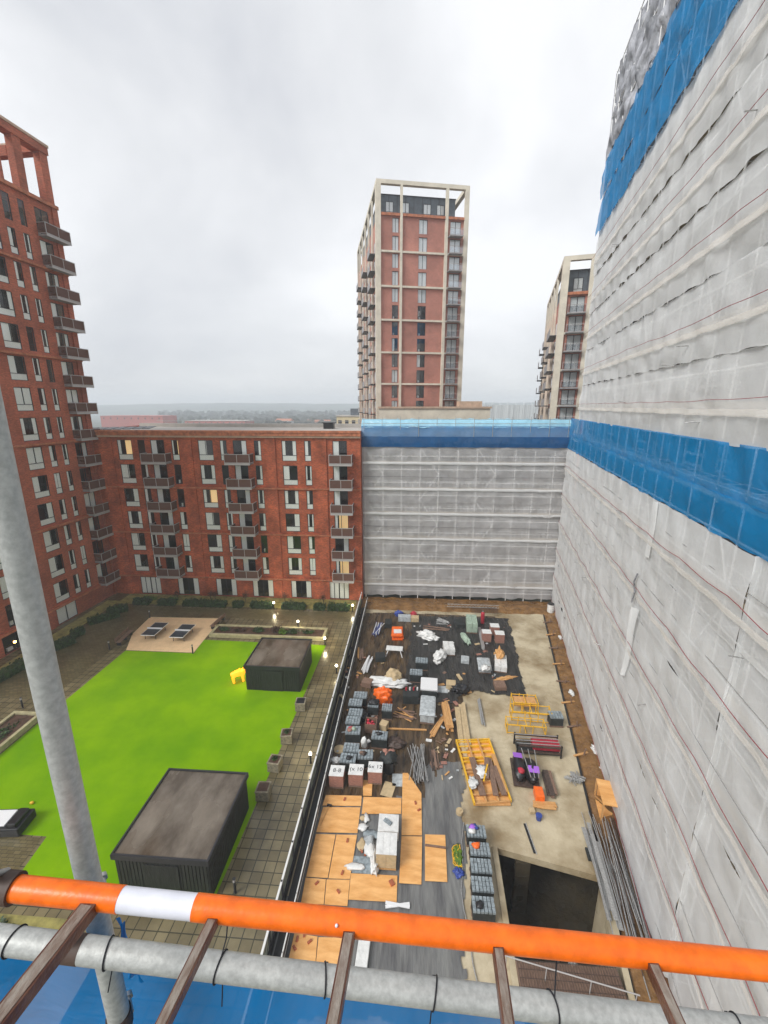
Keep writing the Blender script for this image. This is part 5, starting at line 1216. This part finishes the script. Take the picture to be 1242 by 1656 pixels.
# things on the ply
def onply(x, y, z=.1): p = at(*PX(x, y), z); return (p.x, p.y, z)
t = thing('paving_stack', 'pallet of pale paving blocks wrapped in film on the plywood floor', 'paving stack', onply(640, 640, .1))
h_ = 1.15; p = at(*PX(640, 570), h_); t.location = (p.x, p.y, .1)
pallet_mesh(1.1, 1.2).build('pallet', M['timber'], t)
m = MB()
for j in range(4):
    for i in range(2): m.bx(-.55+i*.55, -.01+i*.55, -.6, .6, .13+j*.24, .36+j*.24)
m.build('blocks', M['card'], t, bevel=.01)
m = MB(); m.bx(-.57, .57, -.62, .62, 1.095, 1.12); 
for k in range(3): m.bx(-.57+.38*k+.01, -.57+.38*(k+1)-.01, -.615, .615, 1.121, 1.135)
m.build('white_top', M['wrap'], t)
t2 = thing('paving_stack', 'half used pale block stack with a trowel tray on top, behind the wrapped one', 'paving stack', (at(*PX(650, 450), .8).x, at(*PX(650, 450), .8).y, .1))
m = MB()
for k in range(3): m.bx(-.6, .6, -.55+.0*k, .55, .02+k*.24, .24+k*.24)
m.build('blocks', M['wrap'], t2, bevel=.02)
m = MB(); m.box((-.05, .0, .78), (.5, .22, .08), 0, -.6); m.build('tool_tray', M['blockgrey'], t2)
rs2 = random.Random(9)
blob_thing('plastic_bag', 'clear film bunched at the left foot of the paving stack', 'plastic film', *PX(575, 690), (.22, .6, .35), 'wrap', .4, 61)
for k, (x, y) in enumerate(((420, 550), (392, 730), (250, 788), (370, 835), (668, 787), (140, 1100), (125, 1150), (210, 1115), (180, 1075), (800, 340), (820, 380), (405, 320), (500, 610), (520, 625))):
    m = MB(); m.box((0,0,.033), (.1 if k != 4 else .3, .22, .065)); o = m.build('loose_brick', M['brick'], loc=onply(x, y, .102), rz=rs2.uniform(-1, 1)); tag(o, 'loose red brick lying on the plywood floor', 'brick', 'loose bricks on the plywood')
for k, (x, y, d, mt, lb) in enumerate(((505, 480, (.3, .25), 'wrap', 'white packet'), (525, 430, (.2, .3), 'wrap', 'white wrapper'), (560, 520, (.5, .3), 'blockgrey', 'dark tool'), (500, 580, (.25, .35), 'card', 'brown packet'), (540, 560, (.3, .45), 'wrapg', 'grey bag'), (510, 430, (.18, .18), 'card', 'cardboard scrap'), (545, 600, (.3, .5), 'wrap', 'crumpled film'), (460, 700, (.6, .2), 'wrap', 'white board offcut'))):
    m = MB(); m.blob((0,0,.08), (d[0], d[1], .1), 0, 2, .5, k+70, 2.2); tag(m.build('loose_packet', M[mt], loc=onply(x, y, .06)), lb + ' in the litter beside the paving stack', 'litter', 'litter beside the paving stack')
p = onply(520, 690, .03); m = MB(); m.bx(-.7, .6, -.45, .45, 0, .04); tag(m.build('grey_board', M['blockgrey'], loc=(p[0], p[1], .05)), 'dark grey board on the membrane left of the paving stack', 'board')
m = MB(); m.box((0,0,.04), (1.2, .1, .07), 0, 0); tag(m.build('timber_batten', M['darktimber'], loc=onply(912, 585, .105), rz=R(-4)), 'dark batten across the separate plywood sheet', 'batten')
t = thing('white_offcuts', 'two crossed white plastic trims on the grey membrane above the orange rail', 'plastic trims', onply(700, 915, .05)); 
for a in (R(84), R(100)): m = MB(); m.box((0,0,.05 if a > 1.6 else .09), (.14, 1.25, .05), 0, a); m.build('trim', M['whitep'], t)
m = MB(); m.bx(-.28, .28, -.75, .75, 0, .22); tag(m.build('white_blocks', M['wrap'], loc=onply(510, 1165, .06), rz=R(-3), bevel=.02), 'stack of white ribbed boards below the orange rail', 'boards')
t = thing('broom', 'broom lying on the stained plywood sheet', 'broom', onply(300, 400, .11), R(-12)); m = MB(); m.tube((0, -.8, .03), (0, .5, .03), .015, 6); m.build('handle', M['timber'], t); m = MB(); m.bx(-.15, .15, .5, .62, 0, .09); m.build('brush', M['black'], t)
blob_thing('cable_coil', 'tangled yellow hose on the grey membrane edge', 'hose', *PX(1035, 640), (.22, .6, .08), 'leafl', .5, 81)
t = thing('hose', 'tangle of pale yellow hose loops beside the block pallets', 'hose', (*at(*PX(1030, 640))[:2], .05))
pts = [(math.sin(a*2.3)*.25, math.cos(a*1.1)*.6, .05+.03*math.sin(a*5)) for a in [k*.35 for k in range(50)]]
MB().path(pts, .022, 5).build('loops', M['yellow'], t)
blob_thing('blue_rag', 'blue cloth scrap near the yellow hose', 'cloth', *PX(1040, 730), (.25, .22, .08), 'bluep', .5, 83)
# cable along the block pallets, slab edge strip
t = thing('cable', 'pale cable trailing along the edge of the block pallets beside the ramp', 'cable', (0, 0, 0))
pts = [tuple(at(x, y, .06)) for x, y in ((750, 1330), (747, 1360), (749, 1400), (746, 1440), (750, 1470), (757, 1500), (765, 1560), (772, 1590))]; MB().path(pts, .03, 5).build('sheath', M['galv'], t)
# ---- ramp opening details
t = thing('concrete_column', 'concrete column standing in the dark ramp opening', 'column', (6.7, 19.4, -4.3)); m = MB(); m.bx(-.4, .4, -.2, .2, 0, 3.8); m.build('shaft', M['concshade'], t)
for (x, y, lb) in ((8.2, 16.8, 'slim steel prop in the middle of the ramp opening'), (6.4, 14.3, 'short steel prop at the near left of the ramp opening')):
    t = thing('steel_prop', lb, 'steel prop', (x, y, -4.3)); m = MB(); m.tube((0,0,0), (0,0,2.6), .05, 8); m.build('tube', M['galv'], t); m = MB(); m.bx(-.1,.1,-.1,.1,0,.02); m.build('base_plate', M['galv'], t)
blob_thing('plastic_bag', 'white bag down in the dark ramp opening', 'bag', 948, 1432, (.2,.2,.2), 'wrap', .3, 88).location = (9.0, 16.9, -4.2)
t = thing('rebar_mat', 'rusty reinforcement mesh with upright starter bars below the orange rail', 'rebar', (7.45, 13.2, .0))
m = MB()
for k in range(38): x = -2.35+k*.118; m.tube((x, -1.15, .28), (x+.02, 1.1, .30), .012, 4)
for k in range(8): m.tube((-2.35, -1.1+k*.31, .31), (2.05, -1.1+k*.31, .31), .012, 4)
m.build('mesh', M['steel'], t)
m = MB(); m.bx(-2.38, 2.1, -1.15, 1.1, -.38, .22); m.build('formwork', M['darktimber'], t)
t = thing('guardrail', 'thin white guardrail crossing above the reinforcement mesh', 'guardrail', (0, 0, 0))
a, b = at(815, 1545, 1.0), at(1035, 1610, 1.0); MB().tube(a, b, .03, 6).build('top_rail', M['rail'], t)
for f in (.02, .33, .66, .98): c = a.lerp(b, f); MB().tube((c.x, c.y, .0), c, .025, 6).build('post', M['rail'], t)
t = thing('drain_slot', 'narrow black slot drain running into the ramp edge', 'drain', (*at(856, 1355)[:2], .0)); m = MB(); m.box((0, 0, -.006), (.12, 1.8, .02), 0, .08); m.build('slot', M['black'], t); 
m = MB(); m.box((.1, 0, -.004), (.05, 1.9, .02), 0, .08); m.build('edge', M['galv'], t)
box_thing('rubber_block', 'small upright dark block on the slab by the ramp corner', 'block', 953, 1383, (.3, .7, .12), 'blockblack', R(-6))
# ---- along the soil strip
t = thing('timber_crate', 'tall orange plywood box with an open framed side at the foot of the netting', 'timber crate', (*at(985, 1300, .4)[:2], -.05), R(-AR))
m = MB(); m.bx(-.65, .65, -.95, .95, .0, .06); m.build('floor_panel', M['ply'], t); m = MB(); m.bx(-.65, .65, -.95, .95, 1.25, 1.31); m.build('top_panel', M['ply'], t)
for x in (-.6, .6):
    for y in (-.9, .9): m = MB(); m.bx(x-.05, x+.05, y-.05, y+.05, .063, 1.247); m.build('post', M['timber'], t)
m = MB(); m.box((-.61, 0, .65), (.04, .09, 2.0), 0, 0, Matrix.Rotation(.95, 3, 'X')); m.build('diagonal_brace', M['timber'], t); m = MB(); m.bx(-.5, .5, .86, .88, .065, 1.245); m.build('back_panel', M['ply'], t)
sc_l = ['at the far end of the soil strip', 'second along the soil strip', 'third along the soil strip', 'in the middle of the soil strip', 'just past the middle of the soil strip', 'beside the white packet on the soil strip', 'near the tall plywood box', 'farther side of the plywood box']
for k in range(8):
    s = 6+k*2.9; x, y = wl(s, 1.0)
    t = thing('timber_prop', 'short timber prop with board ' + sc_l[k], 'timber prop', (x, y, -.05), R(rs.uniform(-20, 20)), 'props along the soil strip')
    m = MB(); m.box((0, 0, .3), (.07, .07, .7), 0, 0, Matrix.Rotation(rs.uniform(-.3, .3), 3, 'Y')); m.build('post', M['darktimber'], t); m = MB(); m.box((-.2, .1, .1), (1.2, .16, .05), 0, .2); m.build('board', M['timber'] if k % 2 else M['darktimber'], t)
for k, (px, py, mt, lb) in enumerate(((924, 1122, 'wrap', 'crumpled white strap on the far soil strip'), (961, 1214, 'wrap', 'white board leaning on the soil strip'), (976, 1247, 'wrap', 'white bracket on the soil strip near the plywood box'), (906, 1032, 'wrap', 'white scraps at the far end of the soil strip'))):
    blob_thing('litter', lb, 'litter', px, py, (.16, .35, .14), mt, .5, 90+k)
t = thing('water_tank', 'white barrel at the inner corner of the two scaffolds', 'barrel', base(890, 990)); m = MB(); m.tube((0,0,0), (0,0,1.1), .42, 16); m.build('drum', M['wrap'], t); m = MB(); m.tube((0,0,1.1), (0,0,1.14), .44, 16); m.build('lid', M['black'], t)
t = thing('mesh_panel_stack', 'pale lattice beams lying along the soil bank', 'lattice beams', (*at(765, 981, .6)[:2], .5))
for z in (0, .35): m = MB(); m.tube((-3.2, 0, z), (3.2, 0, z), .035, 6); m.build('chord', M['galv'], t)
m = MB()
for k in range(16): m.tube((-3.2+k*.4, 0, 0), (-3.0+k*.4, 0, .35), .02, 4); m.tube((-3.0+k*.4, 0, .35), (-2.8+k*.4, 0, 0), .02, 4)
m.build('lacing', M['galv'], t)
t = thing('rebar_mat', 'rusty stacked mesh at the right end of the soil bank', 'rebar', (*at(782, 989, .3)[:2], .3)); m = MB()
for k in range(18): m.tube((-1.6+k*.19, -.8, .2), (-1.6+k*.19, .8, .2), .02, 4)
for k in range(6): m.tube((-1.7, -.8+k*.3, .24), (1.7, -.8+k*.3, .24), .02, 4)
m.build('mesh', M['steel'], t)
# scattered small rubbish over the deck
names = ['chip of wood', 'scrap of film', 'offcut', 'brown scrap', 'grey scrap']
for k in range(130):
    px, py = rs.choice([(rs.uniform(560, 740), rs.uniform(1030, 1240)), (rs.uniform(545, 620), rs.uniform(1060, 1240)), (rs.uniform(700, 745), rs.uniform(1130, 1260)), (rs.uniform(670, 830), rs.uniform(1010, 1120))]); mt = rs.choice(['wrap', 'timber', 'card', 'darktimber', 'wrapg', 'brickpack'])
    p = at(px, py, .06); m = MB(); m.box((0,0,.03), (rs.uniform(.06,.3), rs.uniform(.1,.6), .05), 0, 0); tag(m.build('debris_scrap', M[mt], loc=(p.x, p.y, .05), rz=rs.uniform(0, 3)), 'small scrap of building debris on the dark deck', 'debris', 'scraps scattered over the deck')

# more stacks over the dark deck
bundle('plank_stack', 'low stack of brown boards by the guardrail beyond the white pipes', 'timber', 584, 1058, 6, 2.0, .05, 'darktimber', R(6), .3, .05, True, .15, mt2='timber')
bundle('plank_stack', 'scattered brown laths between the orange sack and the long wrapped pallet', 'timber', 655, 1158, 9, 1.8, .03, 'darktimber', R(70), .5, .6, True, .08, mt2='timber')
bundle('plank_stack', 'dark laths heaped beside the far end of the tube heap', 'timber', 702, 1228, 8, 1.9, .04, 'darktimber', R(5), .3, .15, True, .15, mt2='steel')
box_thing('crate', 'low dark crate between the white bag and the long metal channels', 'crate', 743, 1012, (1.0, 1.3, .5), 'blockblack', R(5), .02)
box_thing('crate', 'brown crate on the deck left of the white draped sheet', 'crate', 594, 1108, (.9, .8, .5), 'darktimber', R(-12), .02)
box_thing('crate', 'dark crate between the trestle and the white pipes', 'crate', 615, 1066, (1.0, 1.0, .5), 'blockblack', R(8), .02)
box_thing('crate', 'dark crate just left of the orange barriers', 'crate', 628, 1012, (.8, 1.2, .6), 'blockblack', R(2), .02)
box_thing('crate', 'grey crate right of the angular white film heap', 'crate', 752, 1070, (.8, .9, .4), 'wrapg', R(-8), .02)
blob_thing('dark_sack', 'heap of black sacks beside the cardboard box', 'sack', 744, 1118, (.8, .5, .4), 'black', .3, 101)
blob_thing('dark_sack', 'black sack between the two columns of block pallets', 'sack', 589, 1163, (.35, .45, .45), 'black', .3, 102)
blob_thing('dark_sack', 'dark tarpaulin heap right of the lone grey block pallet', 'sack', 640, 1205, (.7, .5, .3), 'steel', .3, 103)
# ============================================================ the scaffold the camera stands on
RT = .02415
def tex_tube(name, a, b, r, m, parent=None, n=32):
    return MB().tube(a, b, r, n).build(name, m, parent)
F0 = Vector((0, 0, CAMZ)); fwd = Vector((-math.sin(YAW), math.cos(YAW), 0))
# upright standard
d_st = .83
pc = atd(70, 1085, d_st)
def std_z(py):
    yn = -(py-828)/FPX; f0 = d_st*(math.cos(PITCH)-(1085-828)/FPX*math.sin(PITCH)); d = f0/(math.cos(PITCH)+yn*math.sin(PITCH)); return CAMZ+d*(-math.sin(PITCH)+yn*math.cos(PITCH))
std = thing('scaffold_standard', 'upright galvanised scaffold tube close to the camera at the left', 'scaffold tube', (pc.x, pc.y, CAMZ-2.6))
MB().tube((0,0,0), (0,0,4.2), RT, 40).build('tube', M['galvnear'], std)
# ledger with ties
a = atd(-140, 1502, .885); b = atd(1400, 1692, .885); a.z = a.z; 
led = thing('scaffold_ledger', 'horizontal galvanised scaffold tube below the orange rail, tied with black cable ties', 'scaffold tube', a)
MB().tube((a-b)*.9, (b-a)*1.9, RT, 40).build('tube', M['galvnear'], led)
ax = (b-a).normalized()
def on_led(px):
    best = None
    for k in range(2001):
        p = a.lerp(b, k/2000); v = project(p)
        if best is None or abs(v[0]-px) < best[0]: best = (abs(v[0]-px), p)
    return best[1]
def project(p):
    v = p-F0; c, s = math.cos(YAW), math.sin(YAW); x = v.x*c+v.y*s; f = -v.x*s+v.y*c
    zf = f*math.cos(PITCH)-v.z*math.sin(PITCH); up = f*math.sin(PITCH)+v.z*math.cos(PITCH)
    return (621+FPX*x/zf, 828-FPX*up/zf, zf)
tl = ['leftmost on the tube', 'second from the left, by the standard', 'third, under the white sleeve', 'fourth, left of the middle rung', 'fifth, right of the middle rung', 'sixth, with a long tail up to the orange rail', 'rightmost on the tube']
side = ax.cross(Vector((0,0,1))).normalized(); upv = side.cross(ax).normalized()
for k, px in enumerate((24, 176, 357, 525, 703, 893, 1190)):
    p = on_led(px); t = thing('cable_tie', 'black cable tie ' + tl[k], 'cable tie', p, 0, 'cable ties on the lower tube')
    tilt = ax*.18*(1 if k % 2 else -1)
    pts = []
    for q in range(25):
        an = 2*PI*q/24; r_ = RT+.0016; pts.append((side*math.cos(an)+upv*math.sin(an))*r_+tilt*math.cos(an)*r_)
    MB().path(pts, .0017, 6).build('loop', M['ink'], t)
    if k in (1, 2, 4, 5): MB().path([-upv*RT*.9-side*RT*.6, -upv*.045-side*.01+ax*.002, -upv*.12+ax*(-.006 if k == 1 else .006)], .0014, 6).build('tail', M['ink'], t)
    if k in (2, 5): MB().path([upv*RT+side*(-.002), upv*.05+ax*.003-side*.02, upv*.085+ax*.001-side*.03], .0015, 6).build('tail', M['ink'], t)
    m = MB(); m.box(-side*RT*1.05, (.006, .006, .004)); m.build('head', M['ink'], t)
# orange sleeved rail, forming the stile of a ladder with steel rungs
oa = atd(18, 1436, .82); ob = atd(1400, 1579, .77)
lad = thing('ladder_gate', 'ladder section with an orange sleeved rail, white patch and brown rungs', 'ladder', oa)
ov = ob-oa; ol = ov.length; od = ov.normalized(); ro = .0212
def seg(f0, f1, mt, nm, rr=ro): return MB().tube(od*f0, od*f1, rr, 44).build(nm, M[mt], lad)
M['orangesl'] = mat('orange_sleeve', (.88,.15,.006), .36, .18, 30, .2, 90, detail=12)
def frac_at(px):
    best = None
    for k in range(3001):
        p = oa+od*(ol*k/3000); v = project(p)
        if best is None or abs(v[0]-px) < best[0]: best = (abs(v[0]-px), ol*k/3000)
    return best[1]
w0, w1 = frac_at(197), frac_at(316)
seg(.0, w0, 'orangesl', 'orange_sleeve'); seg(w1, ol*1.8, 'orangesl', 'orange_sleeve')
M['whitesl'] = mat('white_sleeve', (.72, .73, .80), .45, .05, 20)
seg(w0-.0012, w1+.0012, 'whitesl', 'white_patch', ro-.0008); seg(-.03, ol*1.8, 'steel', 'inner_tube', ro-.004)
vd = (ray(700, 757)).normalized()
M['rung'] = mat('weathered_rung', (.085, .026, .014), .35, col2=(.16, .075, .045), vs=9, stretch=(8, 2, 2), bump=.4, bs=60, pos=(.42, .62))
M['rungtop'] = mat('weathered_rung_top', (.17, .115, .085), .4, col2=(.30, .26, .22), vs=9, stretch=(10, 3, 3), bump=.4, bs=60)
for k, (px, w_, wd) in enumerate(((156, .030, .024), (353, .019, .018), (568, .021, .022), (803, .019, .022), (1047, .019, .022))):
    p = oa+od*frac_at(px)-oa; s_ = vd; q0 = p-s_*.008; q1 = p-s_*.62
    X = s_.cross(Vector((0,0,1))).normalized(); Z = X.cross(s_).normalized()
    rot = Matrix((X, s_, Z)).transposed()
    m = MB(); c = (q0+q1)/2-Z*.004; Lr = (q1-q0).length
    m.box(c, (w_, Lr, wd), 0, 0, rot)
    m.box(c+Z*(wd/2+.0006), (w_*.72, Lr-.03, .0016), 1, 0, rot)
    m.build('rung', [M['rung'], M['rungtop']], lad, bevel=.0025)
q = MB(); q.tube(-vd*.62, od*ol-vd*.62, ro, 24); q.build('inner_rail', M['steel'], lad)
# bolt heads on sleeve
for px in (548,): MB().blob(od*frac_at(px)-vd*ro*.8+Vector((0,0,ro*.7)), (.003,.003,.003), 0, 2, 0).build('rivet', M['whitesl'], lad)
# couplers
def coupler(label, p, axis, s=1.0, mt='steel'):
    t = thing('scaffold_coupler', label, 'coupler', p)
    axis = axis.normalized(); X = axis.orthogonal().normalized(); Y_ = axis.cross(X)
    m = MB(); m.tube(-axis*.022*s, axis*.022*s, RT*1.22*s, 20); m.build('collar', M[mt], t, bevel=.002)
    m = MB(); m.tube(X*RT*1.1*s-axis*.01, X*RT*1.1*s+Y_*.05*s-axis*.01, .006*s, 8); m.tube(X*RT*1.1*s+Y_*.038*s-axis*.01, X*RT*1.1*s+Y_*.05*s-axis*.01, .012*s, 6); m.build('bolt', M['galv'], t)
coupler('dark coupler clamped on the left end of the orange rail', oa-od*.010, od, .92)
coupler('rusty coupler on the lower galvanised tube beside the upright', on_led(120), ax, .84)
coupler('pale coupler bolted to the standard behind the orange rail', Vector((pc.x, pc.y, std_z(1448))), Vector((0,0,1)), .9, 'galv')
coupler('dark coupler on the lower part of the standard at the bottom edge', Vector((pc.x, pc.y, std_z(1648))), Vector((0,0,1)), .95)
# blue net hanging from the ledger, tied on its outside
nb = MB(); o0 = a.lerp(b, -.9); o1 = a.lerp(b, .81)
def nf(i, j):
    p = o0.lerp(o1, i); wv = .012*noise.noise(Vector((i*26, j*6, 1)))+.018*noise.noise(Vector((i*9+j*2, j*2, 5)))
    z = p.z-.018-1.9*j**1.4
    return (p.x+wv*.3, p.y+.002+min(.17, .48*(p.z-.018-z))+wv*min(1, j*8)+.08*j, z)
nb.grid(nf, 360, 60); tag(nb.build('debris_net', M['bluenear']), 'blue debris netting hanging below the galvanised tube at the bottom of the photo', 'debris net')
fl = MB(); c = atd(190, 1500, 1.08)
fl.grid(lambda i, j: (c.x+.0+.035*i*(.5+j*.9)+.006*math.sin(j*9+i*3), c.y+.006*math.sin(i*9+j*3), c.z+.030-.20*j-.015*i), 14, 20); tag(fl.build('net_flap', M['bluenear']), 'loose blue net flap tied beside the upright tube', 'net flap')
# ------------------------------------------------------------ haze
hz = MB(); hz.bx(-2080, 2080, -160, 2180, -14, 66)
hm_ = bpy.data.materials.new('haze'); hm_.use_nodes = True; t = hm_.node_tree; t.nodes.clear(); o_ = t.nodes.new('ShaderNodeOutputMaterial'); v_ = t.nodes.new('ShaderNodeVolumePrincipled')
v_.inputs['Color'].default_value = (.88, .93, .99, 1); v_.inputs['Density'].default_value = HAZE; v_.inputs['Anisotropy'].default_value = 0
t.links.new(v_.outputs[0], o_.inputs['Volume'])
if HAZE > 0: struct(hz.build('haze', hm_), 'thin mist over the city', 'stuff')
